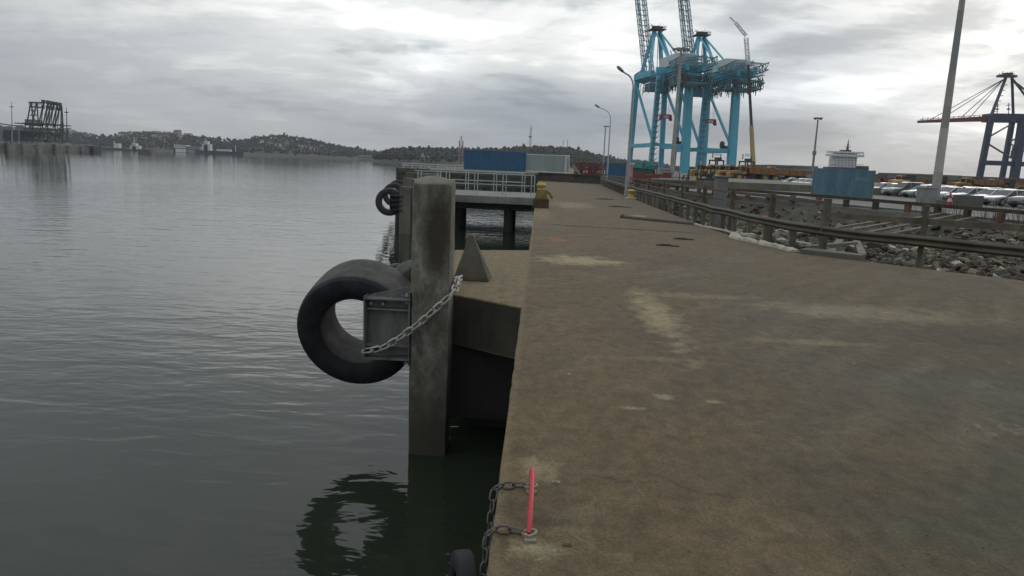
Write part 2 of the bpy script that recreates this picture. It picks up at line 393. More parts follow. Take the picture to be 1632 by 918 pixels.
    c = mixc(t, 1.0, c, (.93, .85, .67), 'MULTIPLY')
    # speckle: aggregate, grit, bird marks
    c = mixc(t, 1.0, c, ramp(t, f1, [(.28, .58), (.5, .96), (.75, 1.45)]), 'MULTIPLY')
    c = mixc(t, 1.0, c, ramp(t, f2, [(.3, .80), (.7, 1.22)]), 'MULTIPLY')
    vo = t.nodes.new('ShaderNodeTexVoronoi'); vo.inputs['Scale'].default_value = 2.6; vo.inputs['Randomness'].default_value = 1; lk(t, vmap(t, V, (1, 1, 1)), vo.inputs['Vector'])
    sp = mth(t, 'LESS_THAN', mth(t, 'ADD', vo.outputs['Distance'], mth(t, 'MULTIPLY', tnoise(t, V, 22, 2), .05)), .062)
    rc = t.nodes.new('ShaderNodeSeparateXYZ'); lk(t, vo.outputs['Color'], rc.inputs[0])
    sp = mth(t, 'MULTIPLY', sp, mth(t, 'GREATER_THAN', rc.outputs[0], .62))
    c = mixc(t, mth(t, 'MULTIPLY', sp, .7), c, (.42, .40, .34))
    lk(t, c, b.inputs['Base Color'])
    r = ramp(t, a, [(0, .84), (1, .97)]); lk(t, r, b.inputs['Roughness'])
    h = mth(t, 'ADD', mth(t, 'MULTIPLY', f1, .8), mth(t, 'ADD', mth(t, 'MULTIPLY', f2, .5), mth(t, 'MULTIPLY', bb, 1.5)))
    bump(t, b, h, .45, .008)
    return m
M['deck'] = deck_mat()

def water_mat():
    m, t, b, V = newmat('harbour_water'); V = geo(t)
    b.inputs['Base Color'].default_value = (.022, .029, .019, 1)
    b.inputs['Roughness'].default_value = .045; b.inputs['IOR'].default_value = 1.36
    a = tnoise(t, vmap(t, V, (.5, 1.25, 1), (0, 0, 0), (0, 0, .12)), 1.35, 2, .5, .5)
    bq = tnoise(t, vmap(t, V, (.8, 1.5, 1), (3, 1, 0), (0, 0, -.3)), 3.4, 2, .5, .3)
    cq = tnoise(t, vmap(t, V, (.9, 1.0, 1)), .22, 3, .5)
    big = tnoise(t, V, .018, 3, .5)
    amp = ramp(t, big, [(.35, .55), (.65, 1.1)])
    sp_ = t.nodes.new('ShaderNodeSeparateXYZ'); lk(t, V, sp_.inputs[0])
    # sheltered near the quay the chop shows; the open basin lies calmer
    calm = ramp(t, mth(t, 'MULTIPLY', sp_.outputs[1], .005), [(.20, 1.0), (.40, .60), (.75, .36), (1, .28)])
    amp = mth(t, 'MULTIPLY', amp, calm)
    h = mth(t, 'MULTIPLY', mth(t, 'ADD', mth(t, 'ADD', mth(t, 'MULTIPLY', a, .66), mth(t, 'MULTIPLY', bq, .17)), mth(t, 'MULTIPLY', cq, .8)), amp)
    bump(t, b, h, 1.0, .062)
    return m
M['water'] = water_mat()

# ============================================================ STRUCTURE
WL = -2.0
def sheet(name, poly, z, mat, kind='structure'):
    me = bpy.data.meshes.new(name); me.from_pydata([(x, y, z) for x, y in poly], [], [tuple(range(len(poly)))])
    me.materials.append(mat); o = bpy.data.objects.new(name, me); S.collection.objects.link(o)
    if me.polygons[0].normal.z < 0: me.flip_normals()
    return tag(o, kind=kind)
sheet('water', [(-2400, -200), (2400, -200), (2400, 2500), (-2400, 2500)], WL, M['water'])

# quay deck slab with the little fender platform jutting out of it
DP = [(-.15, -6), (-.15, 8.75), (-1.05, 9.4), (-1.62, 9.95), (-1.62, 14.3), (-.15, 14.8), (-.15, 79.6), (6.2, 75.2), (5.5, 46), (5.35, 22.5),
      (5.55, 19), (6.0, 16.4), (9.0, 13.5), (14, 8.7), (20, 2), (20, -6)]
EP = []
for a_, b_ in zip(DP, DP[1:]+DP[:1]):
    n_ = 1
    if a_[0] < 0 and b_[0] < 0 and max(a_[1], b_[1]) < 30: n_ = max(1, int(((a_[0]-b_[0])**2+(a_[1]-b_[1])**2)**.5/.12))
    if a_ == (-.15, 14.8): n_ = 60
    for k_ in range(n_):
        x_, y_ = a_[0]+(b_[0]-a_[0])*k_/n_, a_[1]+(b_[1]-a_[1])*k_/n_
        if n_ > 1 and k_: c_ = noise.noise(Vector((x_*2.2, y_*2.2, 0))); x_ += .006*c_+max(0, noise.noise(Vector((7, y_*5, x_*5)))-.3)*.045
        EP.append((x_, y_))
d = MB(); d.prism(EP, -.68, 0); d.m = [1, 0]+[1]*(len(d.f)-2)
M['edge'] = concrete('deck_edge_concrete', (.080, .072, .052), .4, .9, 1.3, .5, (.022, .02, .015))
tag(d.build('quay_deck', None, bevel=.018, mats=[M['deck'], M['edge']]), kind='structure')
w = MB()
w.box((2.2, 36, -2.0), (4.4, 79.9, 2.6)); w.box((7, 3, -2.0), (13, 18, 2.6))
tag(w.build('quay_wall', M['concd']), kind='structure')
# recessed support under the platform, and piles, in near-black concrete
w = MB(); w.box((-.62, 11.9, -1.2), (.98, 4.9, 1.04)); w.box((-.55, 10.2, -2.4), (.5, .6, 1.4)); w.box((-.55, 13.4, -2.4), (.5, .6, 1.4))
tag(w.build('platform_support', concrete('dark_underside', (.035, .034, .027), .4, .7, 1, .5)), kind='structure')

def asphalt_mat():
    m, t, b, V = newmat('yard_asphalt'); V = geo(t)
    a = ramp(t, tnoise(t, V, .08, 6, .6, .5), [(.35, 0.0), (.65, 1.0)])
    c = mixc(t, a, (.12, .115, .10), (.19, .18, .16))
    c = mixc(t, 1.0, c, ramp(t, tnoise(t, V, 9, 5, .7), [(.3, .8), (.7, 1.2)]), 'MULTIPLY')
    lk(t, c, b.inputs['Base Color']); b.inputs['Roughness'].default_value = .9
    return m
M['asphalt'] = asphalt_mat()
YE = [(24, -60), (22.3, 10), (21.6, 28), (20.6, 38), (15.6, 49.5), (11.5, 62), (9.5, 80)]
y_ = MB(); y_.prism(YE + [(9.5, 84), (60, 110), (60, 560), (230, 900), (2300, 900), (2300, -60)], -3, 0)
tag(y_.build('yard_ground', M['asphalt']), kind='structure')
# far land behind the bay, low
# wharf that closes the basin
w = MB(); w.prism([(-16.5, 84), (5.8, 80.5), (60, 76.0), (60, 300), (-2, 300), (-12, 130)], -3.2, .72)
tag(w.build('far_wharf', M['conc']), kind='structure')

# ground under the rubble: slopes from deck edge to the yard
def rub_z(x, y):
    # distance fractions between the deck edge and the yard edge
    xl = 5.4 if y > 20 else (5.6 + (20-y)*.35 if y > 16 else 9.0 + (13.5-y)*1.05 + .3)
    ye = sorted(YE, key=lambda p: p[1]); xr = ye[-1][0]
    for (xa, ya), (xb, yb) in zip(ye, ye[1:]):
        if ya <= y <= yb: xr = xa+(xb-xa)*(y-ya)/(yb-ya)
    f = (x-xl)/max(xr-xl, .1)
    f = min(max(f, -.3), 1)
    dip = 4*max(f, 0)*(1-f)
    deep = .55 + .9*min(max((y-30)/12, 0), 1)
    z = -.30 - dip*deep*.9 + .26*max(f, 0)**3
    z += .25*noise.noise(Vector((x*.35, y*.35, 0))) + .12*noise.noise(Vector((x*1.1, y*1.1, 3)))
    return min(z, -.06 if f < .97 else -.01), f
rb = MB(); nx, ny = 70, 190; x0, x1, y0, y1 = 4.2, 25, -8, 80
vs = []
for j in range(ny+1):
    for i in range(nx+1):
        x = x0+(x1-x0)*i/nx; y = y0+(y1-y0)*j/ny; vs.append((x, y, min(rub_z(x, y)[0], -.03)))
rb.add(vs, [(j*(nx+1)+i, j*(nx+1)+i+1, (j+1)*(nx+1)+i+1, (j+1)*(nx+1)+i) for j in range(ny) for i in range(nx)])
M['earth'] = concrete('gravel_earth', (.095, .085, .062), .5, .95, 2, .6)
tag(rb.build('ground', M['earth'], smooth=60), kind='structure')
def rock_mat():
    m, t, b, V = newmat('rubble_stone'); V = geo(t)
    oi = t.nodes.new('ShaderNodeNewGeometry').outputs['Random Per Island']
    c = ramp(t, oi, [(0, (.026, .023, .015)), (.35, (.064, .054, .035)), (.7, (.110, .095, .063)), (.93, (.18, .16, .115)), (1, (.50, .48, .42))])
    c = mixc(t, 1.0, c, ramp(t, tnoise(t, V, 14, 5, .7), [(.3, .65), (.7, 1.3)]), 'MULTIPLY')
    lk(t, c, b.inputs['Base Color']); b.inputs['Roughness'].default_value = .92
    return m
M['rock'] = rock_mat()
rk = MB(); cnt = 0
while cnt < 17000:
    y = random.uniform(7, 62) if random.random() < .7 else random.uniform(9, 30); x = random.uniform(5.4, 21)
    z, f = rub_z(x, y)
    if f < 0 or f > .93: continue
    if f > .62 and random.random() < .75: continue
    if x < 5.9 and y > 24: continue
    # keep off the deck
    if y < 22 and (x < 5.7 or (x-9)+(y-13.5) < -.15 and y < 17): continue
    if y <= 19 and y >= 16.4 and x < 5.75+.13*(19-y): continue
    r = random.choice((.04, .05, .06, .07, .085, .10, .13, .17, .22 if random.random() < .4 else .08)) * random.uniform(.8, 1.3) * (1 if y < 25 else 1.3)
    rk.rock((x, y, z+r*.25), r, (1, random.uniform(.5, .9), random.uniform(.3, .6))); cnt += 1
tag(rk.build('rubble_stones', M['rock']), 'broken stone and concrete rubble filling the bank beside the deck', 'rubble', None, 'stuff')

# ------------------------------------------------------------ hills, far shore
def lerp(tab, x):
    if x <= tab[0][0]: return tab[0][1]
    for (a, b), (c, d_) in zip(tab, tab[1:]):
        if x <= c: return b+(d_-b)*(x-a)/(c-a)
    return tab[-1][1]
RIDGE = [(-400, 205), (-100, 200), (0, 198), (60, 203), (105, 205), (150, 213), (175, 216), (195, 208), (235, 207), (290, 212), (350, 218), (388, 222), (405, 217), (430, 214), (460, 214), (490, 218), (520, 225), (560, 232), (590, 236), (640, 240), (760, 246), (900, 250), (1000, 252), (1040, 254), (1075, 262), (1110, 272), (1160, 280)]
RIDGE2 = [(590, 262), (605, 240), (625, 233), (660, 233), (700, 234), (760, 235), (800, 234), (835, 230), (865, 229), (900, 231), (930, 236), (960, 243), (985, 250), (1010, 262), (1040, 276)]
SHORE = 870
def pxof(x, y):
    v = Vector((x, y, 0))-Vector((0, 0, EYE)); z = v.dot(fw); return 816+FPX*v.dot(cr)/z
def hillz(tab, x, y, Ys, Yr, th):
    p = pxof(x, y); zr = at(p, lerp(tab, p)+0, Yr).z - th
    # top of ridge; keep the photographed height at the ridge distance
    f = min(max((y-Ys)/(Yr-Ys), 0), 1.35)
    s = f*f*(3-2*f) if f < 1 else 1-(f-1)*.5
    s = .25*min(f, 1)+.75*s
    b = noise.noise(Vector((x*.006, y*.006, 1)))*5*min(f*2, 1)*(1-abs(f-1)) if f < 1 else 0
    return max(WL+1.2 + (zr-WL-1.2)*s + b, WL+.6+min(f*20, 1)*.6)
def hill(name, tab, Ys, Yr, xa, xb, nx, ny, th, ymax=1.3):
    mb = MB(); vs = []
    Ye = Ys+(Yr-Ys)*ymax
    for j in range(ny+1):
        for i in range(nx+1):
            Y = Ys+(Ye-Ys)*j/ny; p = xa+(xb-xa)*i/nx
            X = at(p, 250, Y).x
            vs.append((X, Y, hillz(tab, X, Y, Ys, Yr, th) if j else WL-1))
    mb.add(vs, [(j*(nx+1)+i, j*(nx+1)+i+1, (j+1)*(nx+1)+i+1, (j+1)*(nx+1)+i) for j in range(ny) for i in range(nx)])
    return tag(mb.build(name, M['hill'], smooth=80), kind='structure')
M['hill'] = paint('hillside', (.055, .055, .042), .95, .6, .02, 0, (.09, .085, .07), streak=False)
hill('hills', RIDGE, SHORE, 1250, -500, 1160, 150, 26, 9)
hill('near_hill', RIDGE2, 600, 830, 590, 1040, 60, 16, 8)
def tree_mat(name, stops):
    m, t, b, V = newmat(name); V = geo(t)
    oi = t.nodes.new('ShaderNodeNewGeometry').outputs['Random Per Island']
    c = ramp(t, oi, stops)
    c = mixc(t, 1.0, c, ramp(t, tnoise(t, V, .9, 4, .7), [(.3, .7), (.7, 1.25)]), 'MULTIPLY')
    lk(t, c, b.inputs['Base Color']); b.inputs['Roughness'].default_value = .95
    return m
M['wood'] = tree_mat('far_trees', [(0, (.034, .038, .026)), (.5, (.046, .046, .033)), (.85, (.060, .055, .042)), (1, (.080, .073, .058))])
def wood(name, tab, Ys, Yr, xa, xb, n, th, label, near=False):
    mb = MB()
    for _ in range(n):
        f = random.random()**.75*1.04; Y = Ys+12+(Yr-Ys)*f; p = random.uniform(xa, xb); X = at(p, 250, Y).x
        if lerp(tab, p) > 266: continue
        z = hillz(tab, X, Y, Ys, Yr, th); h = random.uniform(.5, .85)*th
        if random.random() < .03: h *= 1.3
        wd = h*random.uniform(.32, .52)
        for k in range(3):
            a = random.uniform(0, 6.28); rr = wd*.45*random.random()
            mb.rock((X+cos(a)*rr, Y+sin(a)*rr, z+h*random.uniform(.35, .85)), wd*random.uniform(.35, .62), (1, 1, random.uniform(.8, 1.25)))
    return tag(mb.build(name, M['wood']), label, 'woodland', None, 'stuff')
wood('far_wood', RIDGE, SHORE, 1250, -60, 1110, 6500, 9, 'bare and evergreen trees covering the long far hills')
wood('near_wood', RIDGE2, 600, 830, 596, 1030, 3800, 8, 'dark dense trees covering the nearer hill behind the shipping containers')

# ============================================================ NEAR OBJECTS
# --- concrete fender pile with bracket
t = empty('fender_pile', (-1.27, 9, 0), 0, 'tall rust-stained square concrete pile standing in the water in front of the platform', 'pile')
def rel(o, root):                      # meshes are modelled in world coordinates, keep them there under the root
    o.matrix_parent_inverse = Matrix.Translation(-Vector(root.location)) if root.rotation_euler.z == 0 else root.matrix_basis.inverted()
    return o
def pile_mesh():
    b = bmesh.new()
    ch = .07
    prof = [(-1.49+ch, 8.75), (-1.055, 8.75), (-1.06, 9.25), (-1.555, 9.25), (-1.55, 8.88), (-1.515, 8.79)]
    zs = [-3.6]+[-2.4+.17*i for i in range(23)]+[1.47]
    rows = []
    for z in zs:
        row = []
        for (x, y) in prof:
            k = .012
            row.append(b.verts.new((x+k*noise.noise(Vector((x*3, y*3, z*2))), y+k*noise.noise(Vector((x*3+9, y*3, z*2))), z + (.045 if (z > 1.4 and y > 9) else 0))))
        rows.append(row)
    for a, c in zip(rows, rows[1:]):
        for i in range(len(prof)):
            j = (i+1) % len(prof); b.faces.new((a[i], a[j], c[j], c[i]))
    top = b.faces.new(rows[-1]); b.faces.new(rows[0][::-1])
    ed = [e for e in top.edges]
    bmesh.ops.bevel(b, geom=ed, offset=.035, segments=2, profile=.5, affect='EDGES')
    me = bpy.data.meshes.new('column'); b.to_mesh(me); b.free(); me.materials.append(M['pile'])
    me.shade_smooth(); me.set_sharp_from_angle(angle=radians(28))
    o = bpy.data.objects.new('column', me); S.collection.objects.link(o); return o
o = pile_mesh(); o.parent = t; rel(o, t)
c = MB(); c.add([(-1.50, 8.83, 1.466), (-1.12, 8.80, 1.468), (-1.16, 9.1, 1.53), (-1.42, 9.16, 1.55), (-1.56, 9.0, 1.5), (-1.25, 8.95, 1.565)],
      [(0, 1, 5), (1, 2, 5), (2, 3, 5), (3, 4, 5), (4, 0, 5)])
o = c.build('mortar_cap', M['conc'], t, smooth=60); rel(o, t)
# bracket: welded steel box with shelves, between pile and tyre
k = MB()
x0, x1_, yf, yb = -2.12, -1.535, 8.80, 9.02
k.prism([(x0, 8.78), (x1_, 8.78), (x1_, 9.25), (x0, 8.95)], .0, .022)                     # top plate
k.prism([(x0, 8.84), (x1_, 8.84), (x1_, 9.15), (x0, 8.95)], -.14, -.115)
k.box((x0+.006, 8.87, -.36), (.022, .20, .80)); k.box((x1_-.02, 8.95, -.36), (.022, .30, .95))
k.box(((x0+x1_)/2, 8.95, -.38), (.56, .02, .72))                                          # back web
k.prism([(x0, 8.80), (x1_, 8.80), (x1_, 9.15), (x0, 8.95)], -.60, -.575)
k.prism([(x0, 8.78), (x1_, 8.78), (x1_, 9.15), (x0, 8.95)], -.77, -.745)
br = k.build('bracket', M['brsteel'], t, bevel=.003); rel(br, t)
# the raised gusset on top
g = MB(); g.add([(x0, 8.93, .022), (x1_, 8.93, .022), (x1_, 8.93, .17), (x0+.10, 8.93, .06), (x0, 8.945, .022), (x1_, 8.945, .022), (x1_, 8.945, .17), (x0+.10, 8.945, .06)],
      [(0, 1, 2, 3), (7, 6, 5, 4), (3, 2, 6, 7), (0, 3, 7, 4), (1, 5, 6, 2)])
o = g.build('gusset', M['brsteel'], br); o.matrix_parent_inverse = br.matrix_basis.inverted()
for (bx, bz) in ((-1.60, -.03), (-1.60, .06), (-2.05, -.06), (-1.9, -.06), (-1.60, -.82)):
    q = MB(); q.tube([(bx, 8.93, bz), (bx, 8.86, bz)], .022, 6)
    o = q.build('bolt', M['steel'], br)

# --- big tyre
def tyre_mesh(R, rin, w, name='tyre', seg=72):
    mb = MB(); h = w/2; rh = R-rin
    prof = [(rin, -h*.72), (rin+.03*R, -h*.86), (rin+rh*.35, -h*1.0), (rin+rh*.7, -h*1.0), (R-.05*R, -h*.93), (R-.012*R, -h*.80), (R, -h*.62),
            (R*1.003, -h*.42), (R*1.006, -h*.2), (R*1.006, h*.2), (R*1.003, h*.42), (R, h*.62), (R-.012*R, h*.80), (R-.05*R, h*.93), (rin+rh*.7, h), (rin+rh*.35, h), (rin+.03*R, h*.86), (rin, h*.72),
            (rin*1.03, h*.3), (rin*1.03, -h*.3)]
    mb.lathe(prof, n=seg, closed=True); return mb
def rubber_mat():
    m, t, b, V = newmat('worn_tyre_rubber')
    s = t.nodes.new('ShaderNodeSeparateXYZ'); lk(t, V, s.inputs[0])
    r = mth(t, 'SQRT', mth(t, 'ADD', mth(t, 'POWER', s.outputs[0], 2), mth(t, 'POWER', s.outputs[1], 2)))
    wr = ramp(t, tnoise(t, V, 5, 6, .65), [(.42, 0.0), (.66, 1.0)])
    tread = mth(t, 'LESS_THAN', mth(t, 'ABSOLUTE', s.outputs[2]), .315)
    c = mixc(t, wr, (.008, .011, .014), (.020, .023, .025))
    c = mixc(t, mth(t, 'MULTIPLY', tread, .7), c, mixc(t, wr, (.062, .058, .050), (.115, .108, .092)))
    lk(t, c, b.inputs['Base Color']); b.inputs['Roughness'].default_value = .7; b.inputs['Specular IOR Level'].default_value = .35
    bump(t, b, tnoise(t, V, 30, 5, .7), .3, .008); return m
M['rub2'] = rubber_mat()
ty = tyre_mesh(.795, .455, .80).build('rubber_fender', M['rub2'], smooth=35)
tag(ty, 'huge worn black fender tyre hung beside the rust-stained concrete pile', 'tyre')
ty.location = (-2.32, 9.50, -.45)
ax = Vector((.03, cos(radians(13)), sin(radians(13))))
ty.rotation_euler = ax.to_track_quat('Z', 'X').to_euler()
# second tyre half hidden behind the pile
ty2 = tyre_mesh(.36, .12, .5, seg=48).build('rubber_fender', M['rub2'], smooth=35)
tag(ty2, 'smaller dark tyre wedged behind the pile next to the huge fender tyre', 'tyre')
ty2.location = (-1.66, 10.0, -.02); ty2.rotation_euler = (radians(90), 0, radians(25))

# --- chains
def link(mb, p, d, side, L, wd, r):
    # one oval link centred at p, long axis d, flat across side
    pts = []
    n = 5; a = L/2-wd/2
    for i in range(n+1):
        th = -pi/2+pi*i/n; pts.append(p+d*(a+cos(th)*wd/2)+side*(sin(th)*wd/2))
    for i in range(n+1):
        th = pi/2+pi*i/n; pts.append(p-d*a+d*(cos(th)*wd/2)+side*(sin(th)*wd/2))
    mb.tube(pts, r, 6, closed=True)
def chain(name, pts, L, r, mat, label, wd=None, sag=0, cat='chain', group=None):
    pts = [Vector(p) for p in pts]; mb = MB(); wd = wd or L*.58
    seg = [(b-a).length for a, b in zip(pts, pts[1:])]; tot = sum(seg); pitch = L-2.1*r; n = max(2, int(tot/pitch))
    for i in range(n):
        s = (i+.5)*tot/n; j = 0
        while j < len(seg)-1 and s > seg[j]: s -= seg[j]; j += 1
        d = (pts[j+1]-pts[j]).normalized(); p = pts[j]+d*s
        u = Vector((0, 0, 1)) if abs(d.z) < .9 else Vector((0, 1, 0))
        a = d.cross(u).normalized(); bq = a.cross(d)
        sd = (a+bq*.6).normalized() if i % 2 else (bq-a*.6).normalized()
        link(mb, p, d, sd, L, wd, r)
    return tag(mb.build(name, mat, smooth=60), label, cat, group)
def smoothpath(P, n=6):
    P = [Vector(p) for p in P]; out = []
    for i in range(len(P)-1):
        p0 = P[max(i-1, 0)]; p1 = P[i]; p2 = P[i+1]; p3 = P[min(i+2, len(P)-1)]
        for k in range(n):
            t = k/n; out.append(.5*((2*p1)+(p2-p0)*t+(2*p0-5*p1+4*p2-p3)*t*t+(3*p1-p0-3*p2+p3)*t**3))
    out.append(P[-1]); return out
chain('chain', smoothpath([(-1.02, 9.75, .17), (-1.01, 9.3, .22), (-.99, 8.95, .20), (-1.02, 8.72, .13), (-1.16, 8.68, -.01), (-1.40, 8.66, -.24), (-1.62, 8.68, -.42), (-1.85, 8.70, -.58), (-2.12, 8.76, -.66)]), .15, .0135,
      M['chain'], 'pale galvanised chain slung round the pile down to the steel bracket of the tyre', wd=.078)

# --- pyramid cap on the platform
b = MB(); bx0, bx1, by0, by1, bz, ap = -1.21, -.69, 10.55, 11.1, .03, Vector((-.985, 10.85, .66))
b.box(((bx0+bx1)/2, (by0+by1)/2, .016), (.54, .57, .03))
b.add([(bx0, by0, .032), (bx1, by0, .032), (bx1, by1, .032), (bx0, by1, .032), ap+Vector((-.03, -.03, 0)), ap+Vector((.03, -.03, 0)), ap+Vector((.03, .03, 0)), ap+Vector((-.03, .03, 0))],
      [(3, 2, 1, 0), (0, 1, 5, 4), (1, 2, 6, 5), (2, 3, 7, 6), (3, 0, 4, 7), (4, 5, 6, 7)])
tag(b.build('concrete_pyramid', concrete('pyramid_concrete', (.095, .085, .060), .6, .9, 3, .4), bevel=.012), 'small dark concrete pyramid standing on the platform behind the pile', 'pyramid')

# --- red grab bar with ring bolts, chains over the edge, hanging tyre
t = empty('grab_bar', (.03, 3.5, 0), 0, 'bowed red plastic grab bar between two ring bolts at the quay edge', 'grab bar')
q = MB(); q.tube(smoothpath([(.032, 3.86, .02), (.034, 3.80, .075), (.035, 3.65, .098), (.034, 3.45, .09), (.030, 3.28, .05), (.028, 3.2, .01)], 5), .0135, 12)
o = q.build('bar', M['redp'], t, smooth=60); rel(o, t)
M['ring'] = paint('ring_bolt', (.30, .28, .22), .6, .6, 20, .3, (.12, .08, .05))
for yy in (3.70, 3.19):
    q = MB(); q.tube([(.03+.032*cos(a), yy+.030*sin(a), .022+.006*cos(a)) for a in [i*pi/8 for i in range(16)]], .007, 8, closed=True)
    q.box((.035, yy-.045, .008), (.055, .03, .012)); q.tube([(.012, yy-.03, .0), (.012, yy-.03, .03)], .009, 8)
    o = q.build('ring_bolt', M['ring'], t, smooth=50); rel(o, t)
g2 = 'rusty chains hanging from the ring bolts over the quay edge'
chain('chain', smoothpath([(-.005, 3.71, .02), (-.08, 3.70, .018), (-.158, 3.66, .012), (-.172, 3.58, -.07), (-.176, 3.46, -.26), (-.180, 3.36, -.48), (-.19, 3.25, -.75), (-.20, 3.2, -1.0), (-.21, 3.15, -1.6)]), .070, .0058, M['chaind'],
      'rusty chain from the far ring bolt of the red bar over the quay edge', group=g2, wd=.038)
chain('chain', smoothpath([(-.005, 3.20, .02), (-.08, 3.21, .02), (-.158, 3.19, .012), (-.172, 3.16, -.06), (-.178, 3.12, -.25), (-.19, 3.1, -.5), (-.20, 3.08, -1.2)]), .070, .0058, M['chaind'],
      'rusty chain from the near ring bolt of the red bar over the quay edge', group=g2, wd=.038)
k = tyre_mesh(.25, .15, .10, seg=40).build('hanging_fender', paint('black_rubber', (.010, .011, .012), .8, .5, 9), smooth=35); k.location = (-.275, 3.24, -.40); k.rotation_euler = (0, radians(90), radians(14))
tag(k, 'small black tyre hanging in chains against the quay wall below the red bar', 'tyre')
# small steel eyes set in the deck
for i, (x, y) in enumerate(((.17, 3.80), (.21, 3.13))):
    q = MB(); q.box((x, y, .004), (.045, .02, .007)); q.tube([(x-.016, y, .008), (x+.016, y, .010)], .005, 6)
    tag(q.build('deck_eye', M['ring' if i == 0 else 'rust'], bevel=.002), ('pale small steel eye in the deck right of the far ring bolt', 'rusty dark stub in the deck right of the near ring bolt')[i], 'deck fitting')

# --- bollards
def bollard(x, y, kind):
    if kind == 0:
        t = empty('bollard', (x, y, 0), 0, 'yellow cast bollard on a square concrete plinth at the end of the white railing', 'bollard', 'yellow bollards')
        q = MB(); q.box((x, y, .18), (.66, .58, .36)); rel(q.build('plinth', concrete('plinth_conc', (.11, .08, .035), .5, .9, 3), t, bevel=.02), t)
        q = MB(); q.add([(x-.27, y-.25, .361), (x+.27, y-.25, .361), (x+.27, y+.25, .361), (x-.27, y+.25, .361), (x-.17, y-.17, .74), (x+.2, y-.17, .74), (x+.2, y+.17, .74), (x-.17, y+.17, .74)], [(3, 2, 1, 0), (0, 1, 5, 4), (1, 2, 6, 5), (2, 3, 7, 6), (3, 0, 4, 7), (4, 5, 6, 7)])
        q.tube([(x+.18, y-.05, .70), (x+.36, y-.08, .58), (x+.46, y-.1, .40)], .06, 8)
        rel(q.build('body', concrete('plinth_yellow', (.24, .18, .06), .45, .8, 3, .2, (.10, .06, .03)), t, bevel=.03), t)
        q = MB(); q.lathe([(.0, .735), (.15, .74), (.13, .80), (.19, .86), (.20, .93), (.14, 1.0), (0, 1.02)], (x-.02, y, 0), 20)
        rel(q.build('head', M['yellow'], t, smooth=40), t)
    else:
        t = empty('bollard', (x, y, 0), 0, 'squat yellow bollard on a white base plate beside the fence and lamp post', 'bollard', 'yellow bollards')
        q = MB(); q.lathe([(.0, .0), (.34, .0), (.34, .05), (.22, .07), (0, .07)], (x, y, .002), 24); rel(q.build('base_plate', paint('plate_paint', (.42, .38, .26), .7, .7, 6), t, smooth=30), t)
        q = MB(); q.lathe([(0, .06), (.20, .07), (.17, .14), (.16, .30), (.20, .38), (.235, .44), (.20, .50), (.10, .54), (0, .545)], (x, y, 0), 24)
        q.box((x+.15, y, .43), (.22, .22, .12))
        rel(q.build('head', M['yellow'], t, smooth=40), t)
bollard(.10, 29.9, 0); bollard(5.35, 42.6, 1)
q = MB(); q.lathe([(0, 0), (.18, 0), (.16, .25), (.22, .33), (.2, .4), (0, .42)], (3.6, 78.0, 0), 16)
tag(q.build('bollard', M['yellow'], smooth=40), 'pale yellow bollard at the far end wall of the quay', 'bollard', 'yellow bollards')

# --- dark lids and boards on the deck
for i, (x, y, l, w_, rz, lb) in enumerate(((3.69, 33.0, .95, .45, .1, 'flat dark lid on the deck, second one from the far end'), (3.66, 40.2, .95, .5, .05, 'flat dark lid on the deck nearest the squat yellow bollard'),
                              (3.78, 18.7, .50, .25, -.1, 'flat dark lid on the deck just beyond the rotten board'), (3.06, 16.9, .52, .2, -.15, 'rotten dark board lying flat on the open deck'))):
    q = MB(); q.box((x, y, .012), (l, w_, .022), rz); q.box((x-.1*l, y, .03), (l*.5, w_*.35, .02), rz+.3)
    tag(q.build('lid_or_board', paint('lid%d' % i, (.05, .035, .022), .9, .6, 6), bevel=.004), lb, 'deck lid', 'dark flat lids on the deck')

# --- strips of hose along the deck edge
def strip(name, pts, w, h, mat, label, cat='hose', nz=.02):
    P = smoothpath(pts, 8); mb = MB(); vs = []; L = len(P)
    for i, p in enumerate(P):
        d = (P[min(i+1, L-1)]-P[max(i-1, 0)]); d.z = 0; d.normalize(); s = Vector((-d.y, d.x, 0))
        ww = w*(1+.35*noise.noise(p*2.3)); hh = h*(1+.5*noise.noise(p*4.1))
        for a, bq in ((-.5, .0), (-.42, .75), (-.1, 1), (.25, .85), (.45, .5), (.5, 0)):
            vs.append(p+s*ww*a+Vector((0, 0, .003+hh*bq*(1+.5*noise.noise(p*6+Vector((a, 0, 0)))))))
    for i in range(L-1):
        for k in range(5): mb.f.append((i*6+k, i*6+k+1, (i+1)*6+k+1, (i+1)*6+k)); mb.m.append(0)
    mb.f.append((0, 1, 2, 3, 4, 5)); mb.f.append(tuple((L-1)*6+k for k in (5, 4, 3, 2, 1, 0))); mb.m += [0, 0]
    mb.v = [tuple(v) for v in vs]
    return tag(mb.build(name, mat, smooth=50), label, cat)
strip('fire_hose', [(5.16, 24.0, 0), (5.25, 23.5, 0), (5.42, 22.7, 0), (5.62, 21.9, 0), (5.68, 21.25, 0)], .09, .05, M['canvas'], 'thin pale hose lying stretched along the edge of the deck')
strip('canvas_strip', [(5.62, 20.6, .02), (5.44, 20.1, .0), (5.36, 19.5, 0), (5.45, 19.0, 0), (5.62, 18.4, 0), (5.72, 17.9, 0), (5.86, 17.3, 0), (5.93, 16.7, 0)], .26, .085, M['canvas'], 'crumpled pale canvas strip curling along the deck edge near the fence', 'canvas')
strip('canvas_scrap', [(5.78, 20.5, 0), (6.05, 20.1, 0)], .2, .09, M['canvas'], 'little pale canvas scrap beside the fence foot', 'canvas')
q = MB(); q.tube([(3.02, 25.75, .05), (3.9, 24.95, .05), (5.15, 23.95, .045)], .055, 8); q.tube([(3.0, 25.75, .05), (2.98, 25.79, .06)], .085, 8)
tag(q.build('pipe', M['conc'], smooth=40), 'long thin brown pipe lying across the deck toward the fence', 'pipe')
